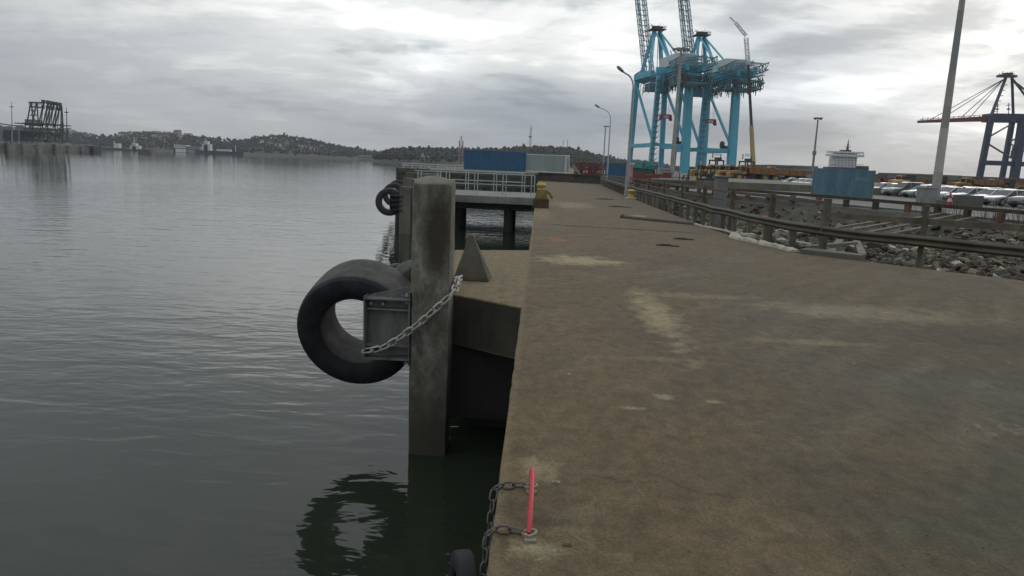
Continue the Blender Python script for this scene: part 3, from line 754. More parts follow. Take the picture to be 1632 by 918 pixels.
q = MB(); q.tube([(3.25, 26.0, .04), (3.6, 26.25, .04), (3.9, 26.2, .04)], .04, 6)
tag(q.build('rod', M['canvas'], smooth=40), 'short pale rod lying behind the end of the brown pipe', 'rod')
q = MB(); q.prism([(6.0, 16.6), (6.15, 16.35), (7.0, 15.75), (7.2, 15.95), (6.75, 16.6), (6.3, 16.9)], -.12, .10)
tag(q.build('concrete_slab', M['conc'], bevel=.02), 'rough low concrete slab at the foot of the fence where it turns', 'slab')

# ------------------------------------------------------------ guard rail fence along the deck edge
FL = [(13.6, 9.4), (9.6, 13.3), (8.0, 15.2), (6.75, 16.95), (6.15, 19.2), (5.95, 22.5), (5.9, 30), (5.85, 40), (5.95, 52), (6.3, 75)]
def along(poly, step, start=0):
    out = []; s = start; acc = 0
    for (a, b_), (c_, d_) in zip(poly, poly[1:]):
        L = sqrt((c_-a)**2+(d_-b_)**2)
        while s <= acc+L:
            f = (s-acc)/L; out.append((a+(c_-a)*f, b_+(d_-b_)*f, math.atan2(d_-b_, c_-a))); s += step
        acc += L
    return out
t = empty('guard_rail', (6.5, 17, 0), 0, 'weathered guard rail fence with wavy steel beam along the right deck edge', 'fence')
def wbeam(poly, z, h=.23, d=.065):
    mb = MB(); P = smoothpath([(x, y, z) for x, y in poly], 8); L = len(P)
    prof = [(0, -.5), (.55, -.42), (1, -.30), (1, -.22), (.35, -.08), (0, 0), (.35, .08), (1, .22), (1, .30), (.55, .42), (0, .5)]
    prof += [(a-.06, b_) for a, b_ in reversed(prof)]
    vs = []
    for i, p in enumerate(P):
        dd = (P[min(i+1, L-1)]-P[max(i-1, 0)]).normalized(); s = Vector((-dd.y, dd.x, 0))
        dz = .03*noise.noise(p*.5)
        for a, b_ in prof: vs.append(p+s*a*d+Vector((0, 0, b_*h+dz)))
    n = len(prof); mb.v = [tuple(v) for v in vs]
    for i in range(L-1):
        for k in range(n):
            k2 = (k+1) % n; mb.f.append((i*n+k, i*n+k2, (i+1)*n+k2, (i+1)*n+k)); mb.m.append(0)
    mb.f.append(tuple(range(n))); mb.f.append(tuple((L-1)*n+k for k in range(n-1, -1, -1))); mb.m += [0, 0]
    return mb
rel(wbeam([(x-.02, y-.02) for x, y in FL], .50).build('beam', M['rail'], t, smooth=40), t)
big_posts = [(10.9, 12.05), (9.35, 13.6), (7.98, 15.35), (6.62, 17.1), (6.28, 20.0), (6.1, 23.4), (6.05, 27.2), (6.05, 31.4), (6.05, 36), (6.05, 41), (6.1, 46.5)]
for i, (x, y) in enumerate(big_posts):
    q = MB(); hgt = 1.24 if i != 1 else .6; wd = .16 if i < 4 else .14
    rz = .9 if i < 3 else .1
    q.box((x+.10, y+.06, (hgt-.75)/2), (wd, .10, hgt+.75), rz); q.box((x+.02, y+.01, .5), (.06, .10, .2), rz)
    rel(q.build('post', M['timber'] if i in (3, 2) else M['rail'], t, bevel=.006), t)
for j, (x, y, a) in enumerate(along(FL, 1.35, 6.3)):
    if y > 73 or y < 17.4: continue
    q = MB(); q.box((x+.07, y+.02, .05), (.13, .13, .72+.0), 0)
    rel(q.build('short_post', M['timber'] if j % 3 else M['conc'], t, bevel=.006), t)
q = MB()
P_ = [(9.5, 13.75, .93), (8.08, 15.4, .90), (6.72, 17.15, .86)]
for a, b_ in zip(P_, P_[1:]): q.bar(a, b_, .05, .13)
rel(q.build('mid_rail', M['timber'], t), t)
q = MB()
P_ = [(6.72, 17.2, 1.13), (6.38, 20.05, 1.15), (6.2, 23.4, 1.12), (6.15, 27.2, 1.12), (6.15, 31.4, 1.1), (6.15, 36, 1.1), (6.15, 41, 1.1), (6.2, 46.5, 1.08), (6.3, 60, 1.05), (6.5, 74, 1.0)]
for a, b_ in zip(P_, P_[1:]): q.bar(a, b_, .045, .09)
P_ = [(a, b_, c_-.28) for a, b_, c_ in P_[1:]]
for a, b_ in zip(P_, P_[1:]): q.bar(a, b_, .04, .06)
rel(q.build('upper_rail', M['rail'], t), t)
# mesh panel of reeds/boards on the far part of the fence
q = MB()
for (x, y, a) in along([(6.05, 49), (6.3, 74)], .42): q.box((x+.02, y, .34), (.05, .30, random.uniform(.55, .7)), a-pi/2)
rel(q.build('boards', M['timber'], t), t)

# --- tall concrete gate pillar
q = MB(); q.box((6.95, 28.2, .4), (.40, .55, 2.3)); q.box((6.95, 28.2, 1.575), (.52, .66, .06))
tag(q.build('concrete_pillar', paint('pillar_grey', (.17, .175, .16), .85, .6, 2), bevel=.012), 'lone grey concrete pillar with a flat cap just behind the guard rail', 'pillar')

# --- barrier at the yard edge: timber beam on short blocks, kerb
BL = [(23.2, 14), (21.9, 26), (21.2, 33), (20.2, 39.4), (17.7, 45.0), (14.9, 50.4), (12.2, 58), (10.6, 66), (9.9, 76)]
t = empty('timber_barrier', (20, 40, 0), 0, 'low dark timber barrier on short blocks at the yard edge beyond the rubble', 'barrier')
q = MB()
for (a, b_), (c_, d_) in zip(BL, BL[1:]): q.bar((a, b_, .50+.04*sin(a*9)), (c_, d_, .50+.04*sin(c_*9)), .16, .18)
M['barr'] = concrete('barrier_timber', (.085, .065, .045), .5, .95, 2, .3)
rel(q.build('beam', M['barr'], t), t)
for (x, y, a) in along(BL, 2.1, 1):
    q = MB(); q.box((x, y, .21), (.28, .22, .42), a); rel(q.build('block', M['rust'] if int(y) % 3 == 0 else M['barr'], t), t)
q = MB()
for (a, b_), (c_, d_) in zip(BL, BL[1:]): q.bar((a+.55, b_+.1, .06), (c_+.55, d_+.1, .06), .25, .13)
tag(q.build('kerb', M['concl']), kind='structure')
# bright concrete slabs (ramp wall) by the yard edge
q = MB(); q.box((24.6, 31.5, -.1), (3.2, 9, .34), .08)
tag(q.build('pavement', M['concl']), kind='structure')

# --- rubble-bank bits
FLT = [(12.85, 44.0), (13.45, 43.5)]
for i, (x, y) in enumerate(FLT):
    z = rub_z(x, y)[0]; q = MB()
    q.lathe([(0, -.30), (.08, -.30), (.23, -.22), (.26, 0), (.23, .22), (.08, .30), (0, .30)], (x, y, z+.55), 18, Matrix.Rotation(radians(82), 3, 'Y') @ Matrix.Rotation(.2, 3, 'X'))
    q.tube([(x-.42, y, z+.55), (x-.28, y, z+.55)], .04, 6)
    tag(q.build('float', M['redp'], smooth=40), ('left one of two red plastic floats lying in the rubble', 'right one of two red plastic floats lying in the rubble')[i], 'float', 'red floats in the rubble')
PL = [((11.0, 28.2, -.50), (20.3, 37.3, .12)), ((11.5, 27.6, -.50), (20.8, 36.6, .14)), ((12.1, 27.0, -.48), (21.0, 35.6, .10)), ((9.6, 27.6, -.5), (15.0, 33.0, -.2)), ((8.4, 20.9, -.42), (9.9, 23.9, -.30)), ((9.2, 20.6, -.40), (10.3, 23.6, -.28)), ((7.9, 21.5, -.33), (9.7, 22.3, -.22))]
PLN = ['longest weathered plank lying across the rubble toward the yard, back one of three', 'middle one of three long weathered planks lying across the rubble', 'front one of three long weathered planks lying across the rubble', 'shorter dark plank beside the back long plank in the rubble', 'pale short plank below the long planks near the fence post', 'second pale short plank close to the fence post', 'pale crosswise board among the stones by the fence']
for (a, b_), lb in zip(PL, PLN):
    q = MB(); q.bar(a, b_, .20, .08)
    tag(q.build('plank', M['timber'] if 'pale' not in lb else concrete('pale_wood', (.20, .18, .135), .6, .9, 3)), lb, 'plank', 'planks in the rubble')
q = MB(); q.bar((10.15, 14.55, -.12), (10.28, 13.95, .02), .05, .03)
tag(q.build('board', M['whitep']), 'short white board leaning in the stones near the deck edge at the right', 'board')
for i, (x, y, lb) in enumerate(((12.3, 36.2, 'flat white plastic sheet lying left in the rubble bank'), (16.2, 37.8, 'white flat panel lying on the rubble below the yard barrier'), (8.2, 22.6, 'small white scrap among stones behind the fence'))):
    z = rub_z(x, y)[0]; q = MB(); q.box((x, y, z+.22), ((.5, 1.5, .3)[i], .5, .05), .3, Matrix.Rotation(.3, 3, 'Z') @ Matrix.Rotation(.15, 3, 'Y'))
    tag(q.build('plastic_sheet', M['whitep'], bevel=.01), lb, 'litter')
for i in range(9):                     # dry weeds at the yard edge
    x, y = 20.6+random.uniform(-.7, .9), 30+i*1.1+random.uniform(-.4, .4)
    q = MB()
    for _ in range(16):
        dx, dy = random.gauss(0, .14), random.gauss(0, .14); h = random.uniform(.4, 1.15)
        q.tube([(x+dx, y+dy, -.3), (x+dx*1.4, y+dy*1.3, -.2+h*.6), (x+dx*2.3, y+dy*2, -.2+h)], [.012, .008, .005], 4)
    tag(q.build('dry_weed', paint('dry_stalk%d' % i, (.10, .06, .035), .95)), 'clump of thin dry brown weed stalks growing along the yard barrier', 'weed', 'dry weeds by the yard barrier')

# ------------------------------------------------------------ gangway with white railing, dolphins with tyres
M['pierm'] = concrete('pier_concrete', (.05, .048, .038), .5, .8, 1, .4)
WX0, WX1, WY0, WY1 = -.17, -6.95, 38.3, 45.2
t = empty('gangway', (WX0, WY0, 0), 0, 'wide concrete footbridge over the basin carrying the white railings', 'footbridge')
q = MB(); q.box(((WX0+WX1)/2, (WY0+WY1)/2, -.20), (WX0-WX1, WY1-WY0, .385)); rel(q.build('walkway', M['concl'], t, bevel=.02), t)
for x_ in (-1.6, -4.6, -7.6):
    for y_ in (WY0+1.4, WY1-1.4): q = MB(); q.tube([(x_, y_, -.38), (x_, y_, -3.4)], .27, 14); rel(q.build('pier', M['pierm'], t, smooth=40), t)
for y_ in (WY0+1.4, WY1-1.4): q = MB(); q.bar((WX0-.2, y_, -.58), (WX1, y_, -.58), .5, .4); rel(q.build('cross_beam', M['concd'], t), t)
q = MB(); q.box(((WX0+WX1)/2-.3, WY1+3.15, -.85), (WX0-WX1+.8, .3, 1.0)); rel(q.build('reflection_darkener', M['concd'], t), t)  # hanging beam added to darken part of the water's reflection
def railing(xa, xb, y, h, label, st=1.5):
    t = empty('railing', (xa, y, 0), 0, label, 'railing', 'white railings of the footbridge')
    q = MB()
    for z in (h, h*.52): q.bar((xa, y, z), (xb, y, z), .045, .05)
    rel(q.build('rails', M['white_rail'], t), t)
    n = int((xa-xb)/st)
    for i in range(n+1):
        for o_ in (0, .17):
            x_ = xa-i*st-o_; q = MB(); q.bar((x_, y, -.02), (x_, y, h-.03), .045, .045); rel(q.build('post', M['white_rail'], t), t)
railing(-.25, -6.6, WY0+.07, 1.17, 'near white steel railing along the front edge of the footbridge')
railing(-.9, -6.8, WY1-.07, 1.17, 'rear white steel railing along the back edge of the footbridge', 1.75)
def dolphin(x, y, top, label, tl, R=.72, two=False):
    t = empty('mooring_dolphin', (x, y, 0), 0, label, 'dolphin', 'fender dolphins along the footbridge')
    q = MB(); q.box((x+.42, y+.35, (top-3.4)/2), (.55, .6, top+3.4)); q.box((x+1.3, y+1.0, top-.5), (2.2, 1.5, .9), -.15)
    rel(q.build('column', M['conc'], t, bevel=.02), t)
    q = MB()
    for z in (-.05, -.28, -.52, -.75): q.box((x+.0, y+.12, z-.03), (.62, .45, .035))
    q.box((x+.0, y+.2, -.4), (.58, .03, .8)); q.box((x-.30, y+.1, -.4), (.03, .3, .8))
    rel(q.build('bracket', M['dark'], t), t)
    for j in range(1+two):
        k = tyre_mesh(R, R*.56, .5, seg=48).build('rubber_fender', M['rubber'], smooth=35); k.location = (x-.42-.3*j, y+.45+1.6*j, -.42+.1*j); k.rotation_euler = (radians(90), 0, radians(6))
        tag(k, tl if j == 0 else tl.replace('black tyre', 'black tyre half hidden'), 'tyre', 'black tyres on the fender dolphins')
dolphin(-7.1, 36, .38, 'nearest fender dolphin with pale concrete post left of the pile', 'black tyre hanging on the nearest dolphin, biggest of the distant tyres', .70)
dolphin(-8.35, 43.5, .62, 'second fender dolphin partly hidden behind the nearest one', 'black tyre on the second dolphin, above the biggest distant tyre', .72, )
dolphin(-9.5, 50.5, .85, 'farthest fender dolphin at the outer end of the footbridge', 'black tyre on the farthest dolphin, topmost of the distant tyres', .70)

# ------------------------------------------------------------ lamp posts and masts
def lamp_arm(x, y, h, dx, name, label, r=.085, arm=1.6, up=.6, grp='lamp posts on the quay'):
    t = empty(name, (x, y, 0), 0, label, 'lamp post', grp)
    q = MB(); q.tube([(x, y, 0), (x, y, h*.3), (x+.01, y, h*.3+.01), (x, y, h)], [r*1.25, r*1.2, r, r*.7], 12); rel(q.build('post', M['steel'], t, smooth=40), t)
    q = MB(); q.tube(smoothpath([(x, y, h), (x+dx*arm*.10, y, h+up*.42), (x+dx*arm*.42, y, h+up*.78), (x+dx*arm, y, h+up)], 4), r*.5, 8); rel(q.build('arm', M['steel'], t, smooth=40), t)
    q = MB(); e = Vector((x+dx*arm, y, h+up)); hd = Vector((dx*arm*.58, 0, up*.22+arm*.12)).normalized(); q.tube([e, e+hd*.15, e+hd*.45, e+hd*.6], [.04, .09, .11, .05], 10); rel(q.build('lamp_head', M['lamp'], t, smooth=40), t)
lamp_arm(5.55, 46.5, 6.6, -1, 'lamp_post', 'grey lamp post with short left arm beside the squat yellow bollard', .10, .62, .95)
lamp_arm(gx(968, 76), 76, at(970, 190, 76).z, -1, 'lamp_post', 'thin lamp post with long curved arm behind the grey container', .07, 1.15, 1.1)
x, y = gx(961, 98), 98
t = empty('lamp_post', (x, y, 0), 0, 'slim straight post with a small double head next to the curved lamp post', 'lamp post', 'lamp posts on the quay')
q = MB(); q.tube([(x, y, 0), (x, y, 7.0)], .08, 8); rel(q.build('post', M['steel'], t), t)
q = MB(); q.box((x+.1, y, 7.05), (.75, .2, .14)); rel(q.build('lamp_head', M['lamp'], t), t)
# high mast with ring of floodlights
x, y = gx(1071, 132), 132; h = at(1087, 78, 132).z
t = empty('light_mast', (x, y, 0), 0, 'tall pale light mast with a ring of floodlights in front of the blue cranes', 'light mast', 'tall light masts of the port')
q = MB(); q.tube([(x, y, 0), (x, y, h)], [.42, .20], 12); rel(q.build('post', M['mastg'], t, smooth=40), t)
q = MB(); q.tube([(x+1.1*cos(a), y+1.1*sin(a), h) for a in [i*pi/8 for i in range(16)]], .09, 6, closed=True)
for i in range(8): a = i*pi/4; q.bar((x, y, h+.1), (x+1.1*cos(a), y+1.1*sin(a), h), .06)
rel(q.build('ring', M['lamp'], t), t)
for i in range(8):
    a = i*pi/4+.2; q = MB(); q.box((x+1.35*cos(a), y+1.35*sin(a), h-.1), (.45, .45, .28), a); rel(q.build('floodlight', M['lamp'], t), t)
x, y = gx(1295, 152), 152; h = at(1302, 188, 152).z
t = empty('light_mast', (x, y, 0), 0, 'slim dark light mast with flat cross head left of the white ship', 'light mast', 'tall light masts of the port')
q = MB(); q.tube([(x, y, 0), (x, y, h)], [.28, .13], 10); q.tube([(x, y, 5.9), (x, y, 6.7)], .38, 10); rel(q.build('post', M['lamp'], t, smooth=40), t)
q = MB(); q.box((x, y, h), (1.5, 1.5, .12)); q.box((x-.55, y, h-.2), (.4, .4, .25)); q.box((x+.55, y, h-.2), (.4, .4, .25)); rel(q.build('lamp_head', M['dark'], t), t)
# near big mast, goes out of the picture
x, y = 30.0, 56.3
t = empty('light_mast', (x, y, 0), 0, 'thick grey sectioned mast rising out of the picture among the parked cars', 'light mast', 'tall light masts of the port')
zz = [(0, .32), (2.4, .31), (5.6, .275), (9.7, .24), (14.0, .205), (30, .12)]
for i in range(len(zz)-1):
    q = MB(); r0_, r1_ = zz[i][1], zz[i+1][1]; q.tube([(x, y, zz[i][0]), (x, y, zz[i+1][0])], [r0_, r1_+.006], 12)
    rel(q.build('mast_section', (M['mastg'], paint('mast_pale', (.42, .40, .34), .7, .4, .6), M['mastg'], paint('mast_grey', (.22, .23, .23), .6, .4, .6), M['mastg'])[i], t, smooth=40), t)
q = MB(); q.prism([(x-.7, y-.7), (x+.7, y-.7), (x+.7, y+.7), (x-.7, y+.7)], 0, .35); rel(q.build('footing', M['conc'], t, bevel=.03), t)
q = MB(); q.tube([(x, y, .35), (x, y, .36)], .5, 12)
for i in range(10): a = i*pi/5; q.tube([(x+.45*cos(a), y+.45*sin(a), .35), (x+.45*cos(a), y+.45*sin(a), .6)], .035, 6)
rel(q.build('bolts', M['steel'], t), t)
# by the mast: grey cabinet, cone, block
q = MB(); q.box((26.9, 51.6, .6), (1.0, .8, 1.2)); q.box((26.9, 51.6, 1.23), (1.1, .9, .06))
tag(q.build('cabinet', paint('cabinet_grey', (.22, .225, .22), .7, .5, 3), bevel=.02), 'grey electrical cabinet left of the thick mast', 'cabinet')
t = empty('traffic_cone', (29.2, 52.8, 0), 0, 'red and white traffic cone beside the concrete block and the thick mast', 'cone')
q = MB(); q.box((29.2, 52.8, .02), (.5, .5, .04)); q.lathe([(.20, .04), (.16, .32), (0, .32)], (29.2, 52.8, 0), 14); q.lathe([(.115, .55), (.05, .95), (0, .96)], (29.2, 52.8, 0), 14); rel(q.build('cone_body', M['redp'], t, smooth=40), t)
q = MB(); q.lathe([(.161, .32), (.116, .55)], (29.2, 52.8, 0), 14); rel(q.build('white_band', M['whitep'], t, smooth=40), t)
q = MB(); q.box((29.9, 51.8, .42), (1.75, .7, .84), .1); tag(q.build('concrete_block', paint('blk', (.11, .11, .10), .9), bevel=.03), 'dark concrete block with faded red end behind the traffic cone', 'block')

# ------------------------------------------------------------ containers
def corrug(mb, p, dv_, L, z0, z1, pitch=.28, depth=.036, out=None):
    n = int(L/pitch); vs = []; out = out
    prof = []
    for i in range(n):
        s = i*L/n; w_ = L/n
        prof += [(s+.02*w_, 0), (s+.30*w_, 0), (s+.5*w_, depth), (s+.80*w_, depth)]
    prof.append((L, 0))
    for s, o_ in prof:
        for z in (z0, z1): vs.append(p+dv_*s-out*o_+Vector((0, 0, z)))
    mb.add(vs, [(2*i, 2*i+2, 2*i+3, 2*i+1) for i in range(len(prof)-1)])
def container(x, y, rz, L, mat, label, name='shipping_container', z=0, door='+', H=2.59, Wd=2.44, grp='shipping containers', letters=None, roofmat=None):
    t = empty(name, (x, y, z), rz, label, 'container', grp)
    X = Vector((1, 0, 0)); Y = Vector((0, 1, 0)); a = L/2; w_ = Wd/2
    q = MB()
    corrug(q, Vector((-a+.1, -w_+.01, 0)), X, L-.2, .16, H-.12, out=-Y)
    corrug(q, Vector((-a+.1, w_-.01, 0)), X, L-.2, .16, H-.12, out=Y)
    corrug(q, Vector((-a+.01, -w_+.1, 0)), Y, Wd-.2, .16, H-.12, out=-X)
    q.box((0, 0, H-.06), (L-.16, Wd-.16, .05)); q.box((0, 0, .12), (L-.16, Wd-.16, .05))
    q.build('walls', mat, t)
    q = MB()
    for sx in (-1, 1):
        for sy in (-1, 1):
            q.box((sx*(a-.06), sy*(w_-.06), H/2), (.14, .14, H-.24))
            for zz_ in (.06, H-.06): q.box((sx*(a-.085), sy*(w_-.075), zz_), (.178, .162, .12))
        q.box((sx*(a-.06), 0, .09), (.10, Wd-.3, .14)); q.box((sx*(a-.06), 0, H-.08), (.10, Wd-.3, .12))
    for sy in (-1, 1):
        q.box((0, sy*(w_-.05), .09), (L-.35, .09, .14)); q.box((0, sy*(w_-.05), H-.07), (L-.35, .08, .10))
    q.build('frame', roofmat or mat, t)
    for sy in (-1, 1):
        q = MB(); q.box((a-.05, sy*(w_/2-.03), H/2), (.045, w_-.18, H-.34)); d_ = q.build('door', mat, t)
        q = MB()
        for k_ in (-.3, .2): q.tube([(a+.01, sy*w_/2+k_, .2), (a+.01, sy*w_/2+k_, H-.2)], .022, 6)
        for zz_ in (.9, 1.3): q.box((a+.01, sy*w_/2, zz_), (.03, .7, .05))
        q.build('lock_rods', M['steel'], d_)
    if letters:
        q = MB(); text_px(q, letters, Vector((.35, -w_-.006, H-.95)), X, .34); q.build('lettering', paint('faded_letters', (.16, .30, .38), .7, .6, 3), t)
    return t
FONT = {'H': ['101', '101', '111', '101', '101'], 'A': ['010', '101', '111', '101', '101'], 'N': ['1001', '1101', '1011', '1001', '1001'], 'J': ['001', '001', '001', '101', '111'], 'I': ['1', '1', '1', '1', '1'], 'U': ['101', '101', '101', '101', '111'],
        'L': ['100', '100', '100', '100', '111'], 'E': ['111', '100', '110', '100', '111'], 'D': ['110', '101', '101', '101', '110'], '4': ['101', '101', '111', '001', '001'], '2': ['111', '001', '111', '100', '111'], '1': ['1', '1', '1', '1', '1']}
def text_px(q, s, o, X, h):
    x = 0; u = h/5
    for ch in s:
        g_ = FONT.get(ch, ['1'])
        for r_, row in enumerate(g_):
            for c_, v in enumerate(row):
                if v == '1': q.box(o+X*(x+c_*u+u/2)+Vector((0, 0, (4-r_)*u+u/2)), (u, .008, u))
        x += (len(g_[0])+1)*u
Yc = 97
container(gx(789, Yc), Yc+1, -.05, gx(838, Yc)-gx(740, Yc), M['blue'], 'long dark blue shipping container on the far wharf beside the grey one', z=.72, H=2.55)
container(gx(872, Yc)-.15, Yc+.4, -.22, gx(908, Yc)-gx(836, Yc)-.2, M['grey'], 'pale grey weathered shipping container on the far wharf', z=.72, H=2.35, roofmat=M['whitep'])
container(gx(982, 84)+.05, 84, -.1, 2.5, M['blue'], 'small blue container behind the fence left of the lamp post', z=.35, H=1.9, Wd=2.2)
# light blue tilted container by the rubble
cx = container(gx(1345.5, 61.2), 61.2, .12, 4.05, M['bluel'], 'dented light blue shipping container standing on the yard edge beyond the rubble', z=.02, H=2.36, letters='HN4U1', Wd=2.3)
cx.rotation_euler = (0, radians(.6), .12)

# ============================================================ YARD: cars
def paintcar(name, col, metal=.3):
    m, t, b, V = newmat(name); b.inputs['Base Color'].default_value = (*col, 1); b.inputs['Metallic'].default_value = metal
    b.inputs['Roughness'].default_value = .32; b.inputs['Coat Weight'].default_value = .5; return m
CP = {'white': paintcar('car_white', (.50, .51, .51), 0), 'silver': paintcar('car_silver', (.25, .27, .28), .5), 'grey': paintcar('car_grey', (.11, .12, .13), .4), 'dark': paintcar('car_dark', (.035, .04, .05), .3), 'blue': paintcar('car_bluegrey', (.10, .15, .19), .4)}
M['film'] = paint('white_film', (.66, .67, .68), .45, .1, 2)
M['tlamp'] = paint('tail_red', (.35, .02, .02), .3, 0); M['hlamp'] = paint('head_lamp', (.55, .58, .6), .2, 0)
M['rim'] = paint('wheel_rim', (.35, .36, .37), .35, .2, 3, .6)
def make_car(kind):
    # nose at -x, length along x, origin at ground centre
    H, belt, hood, L = {'suv': (1.70, 1.02, 1.0, 4.6), 'sedan': (1.45, .90, .84, 4.65), 'estate': (1.48, .92, .86, 4.7)}[kind]
    t = empty('parked_car'); a = L/2
    st = [(-a, .30, .56, .62), (-a+.06, .22, .66, .74), (-a+.30, .20, hood-.12, .84), (-a+1.15, .20, hood, .88), (-a+1.35, .20, belt, .89),
          (0, .20, belt+.01, .90), (a-.9, .20, belt+.05, .89), (a-.35, .22, belt+.05, .86), (a-.05, .28, belt-.02, .76), (a, .36, belt-.15, .70)]
    q = MB(); vs = []
    for x, zb, zt, w in st:
        mid = (zb+zt)/2
        for y, z in ((-w+.10, zb), (-w, zb+.14), (-w, mid+.05), (-w+.05, zt-.03), (-w+.16, zt), (0, zt+.03), (w-.16, zt), (w-.05, zt-.03), (w, mid+.05), (w, zb+.14), (w-.10, zb)): vs.append((x, y, z))
    n = 11
    fs = [(i*n+k, (i+1)*n+k, (i+1)*n+k+1, i*n+k+1) for i in range(len(st)-1) for k in range(n-1)] + [tuple(range(n)), tuple((len(st)-1)*n+k for k in range(n-1, -1, -1))]
    q.add(vs, fs)
    f0, f1, r1, r0_ = {'suv': (-a+1.25, -a+1.95, a-.45, a-.18), 'sedan': (-a+1.3, -a+2.1, a-1.55, a-.85), 'estate': (-a+1.3, -a+2.1, a-.65, a-.2)}[kind]
    wb, wr = .80, .62
    # roof and pillars
    b_ = belt+.0; R_ = [(f1, wr, H-.06), (f1+.35, wr, H), (r1-.4, wr, H), (r1, wr, H-.07)]
    vs = []
    for x, w, z in R_: vs += [(x, -w, z-.05), (x, -w+.12, z), (x, w-.12, z), (x, w, z-.05)]
    q.add(vs, [(i*4+k, (i+1)*4+k, (i+1)*4+k+1, i*4+k+1) for i in range(3) for k in range(3)])
    for sy in (-1, 1):
        for (xa, xb) in ((f0, f1), (0.0, .05), (r0_, r1)): q.bar((xa, sy*wb, b_-.02), (xb, sy*(wr-.0), H-.09), .09, .05)
        if kind != 'sedan': q.bar((a-1.1, sy*wb, b_), (a-1.25, sy*wr, H-.08), .07, .05)
    body = q.build('body', CP['silver'], t, smooth=45)
    g = MB()
    lo = [(f0+.02, wb-.02, b_), (r0_-.02, wb-.02, b_)]; hi = [(f1, wr-.01, H-.08), (r1, wr-.01, H-.08)]
    V8 = [(lo[0][0], -lo[0][1], b_), (lo[1][0], -lo[1][1], b_), (lo[1][0], lo[1][1], b_), (lo[0][0], lo[0][1], b_), (hi[0][0], -hi[0][1], H-.08), (hi[1][0], -hi[1][1], H-.08), (hi[1][0], hi[1][1], H-.08), (hi[0][0], hi[0][1], H-.08)]
    g.add(V8, [(0, 1, 5, 4), (1, 2, 6, 5), (2, 3, 7, 6), (3, 0, 4, 7)]); g.build('windows', M['glass'], t)
    # a strip of white transport film on the bonnet
    for sy in (-1, 1):
        for x in (-a+.85, a-.85):
            w = MB(); w.lathe([(0, -.11), (.22, -.11), (.32, -.09), (.335, 0), (.32, .09), (.22, .11), (0, .11)], (x, sy*.80, .335), 20, Matrix.Rotation(pi/2, 3, 'X')); wh = w.build('wheel', M['rubber'], t, smooth=40)
            w = MB(); w.lathe([(0, 0), (.07, .02), (.20, .0), (.21, -.02)], (x, sy*.915, .335), 16, Matrix.Rotation(-sy*pi/2, 3, 'X')); w.build('rim', M['rim'], wh, smooth=40)
        w = MB(); w.box((-a+.13, sy*.60, hood-.22), (.14, .30, .13)); w.build('headlight', M['hlamp'], t)
        w = MB(); w.box((a-.06, sy*.66, belt-.14), (.10, .16, .26)); w.build('tail_light', M['tlamp'], t)
        w = MB(); w.box((f0+.35, sy*.95, b_+.06), (.12, .14, .12)); w.build('mirror', CP['dark'], t)
    w = MB(); w.box((-a-.005, 0, .50), (.03, .5, .11)); w.box((-a+.01, 0, .36), (.04, 1.1, .10)); w.build('grille', CP['dark'], t)
    return t
protos = {k: make_car(k) for k in ('suv', 'sedan', 'estate')}
used = {}
COLW = {'white': 'white', 'silver': 'silver', 'grey': 'dark grey', 'dark': 'near black', 'blue': 'blue grey'}
KN = {'suv': 'tall estate car', 'sedan': 'saloon car', 'estate': 'low estate car'}
def place_car(kind, col, x, y, rz, label, group):
    p = protos[kind]
    if kind not in used: c = p; used[kind] = 1
    else: c = copy_tree(p)
    c.location = (x, y, .004); c.rotation_euler = (0, 0, rz); c.scale = (.9, .9, .88); tag(c, label, 'car', group)
    for ch in c.children:
        if ch.name.startswith('body'):
            ch.material_slots[0].link = 'OBJECT'; ch.material_slots[0].material = CP[col]
front = [(52.6, 'estate', 'blue'), (55.6, 'suv', 'grey'), (58.6, 'estate', 'silver'), (61.4, 'sedan', 'white'), (64.2, 'estate', 'silver'), (67.0, 'sedan', 'white'), (69.9, 'sedan', 'white'), (73.0, 'estate', 'silver'),
         (75.9, 'suv', 'grey'), (79.0, 'sedan', 'white'), (82.2, 'estate', 'silver'), (100.2, 'estate', 'blue'), (103.4, 'sedan', 'white'), (106.6, 'sedan', 'white'), (110, 'sedan', 'white'), (113.5, 'sedan', 'silver')]
FLB = ['nearest blue grey low estate car of the front row at the right', 'dark grey tall estate car next to the nearest car of the front row', 'silver low estate car third from the right in the front row', 'white saloon car fourth from the right in the front row',
       'silver low estate car between two white saloons right of the thick mast', 'white saloon car just right of the thick mast', 'white saloon car partly behind the thick mast', 'silver low estate car just left of the thick mast',
       'dark grey tall estate car right of the light blue container', 'white saloon car beyond the dark grey tall estate car', 'silver low estate car half hidden by the right end of the light blue container', 'blue grey estate car just left of the light blue container',
       'nearest of three white saloon cars left of the light blue container', 'middle of three white saloon cars left of the light blue container', 'farthest of three white saloon cars left of the light blue container', 'silver saloon car, farthest left in the row beyond the white saloons']
for (y, k, c_), lb in zip(front, FLB):
    place_car(k, c_, 36.9+random.uniform(-.3, .3)+(y-52)*.03, y, radians(14)+random.uniform(-.03, .03), lb, 'cars parked in the front row')
for i, (y, k, c_) in enumerate([(60, 'estate', 'dark'), (63.2, 'estate', 'white'), (66.4, 'sedan', 'silver'), (70, 'sedan', 'silver'), (73.5, 'estate', 'white'), (77, 'estate', 'grey'), (80.5, 'sedan', 'white'), (84, 'estate', 'silver'), (87, 'estate', 'grey'), (106, 'sedan', 'white'), (111, 'sedan', 'silver')]):
    nth = ('first', 'second', 'third', 'fourth', 'fifth', 'sixth', 'seventh', 'eighth', 'ninth', 'tenth', 'eleventh')[i]
    place_car(k, c_, 43.6+(y-60)*.03, y, radians(14), '%s %s, %s from the right in the rear row' % (COLW[c_], KN[k], nth), 'cars parked in the rear row')

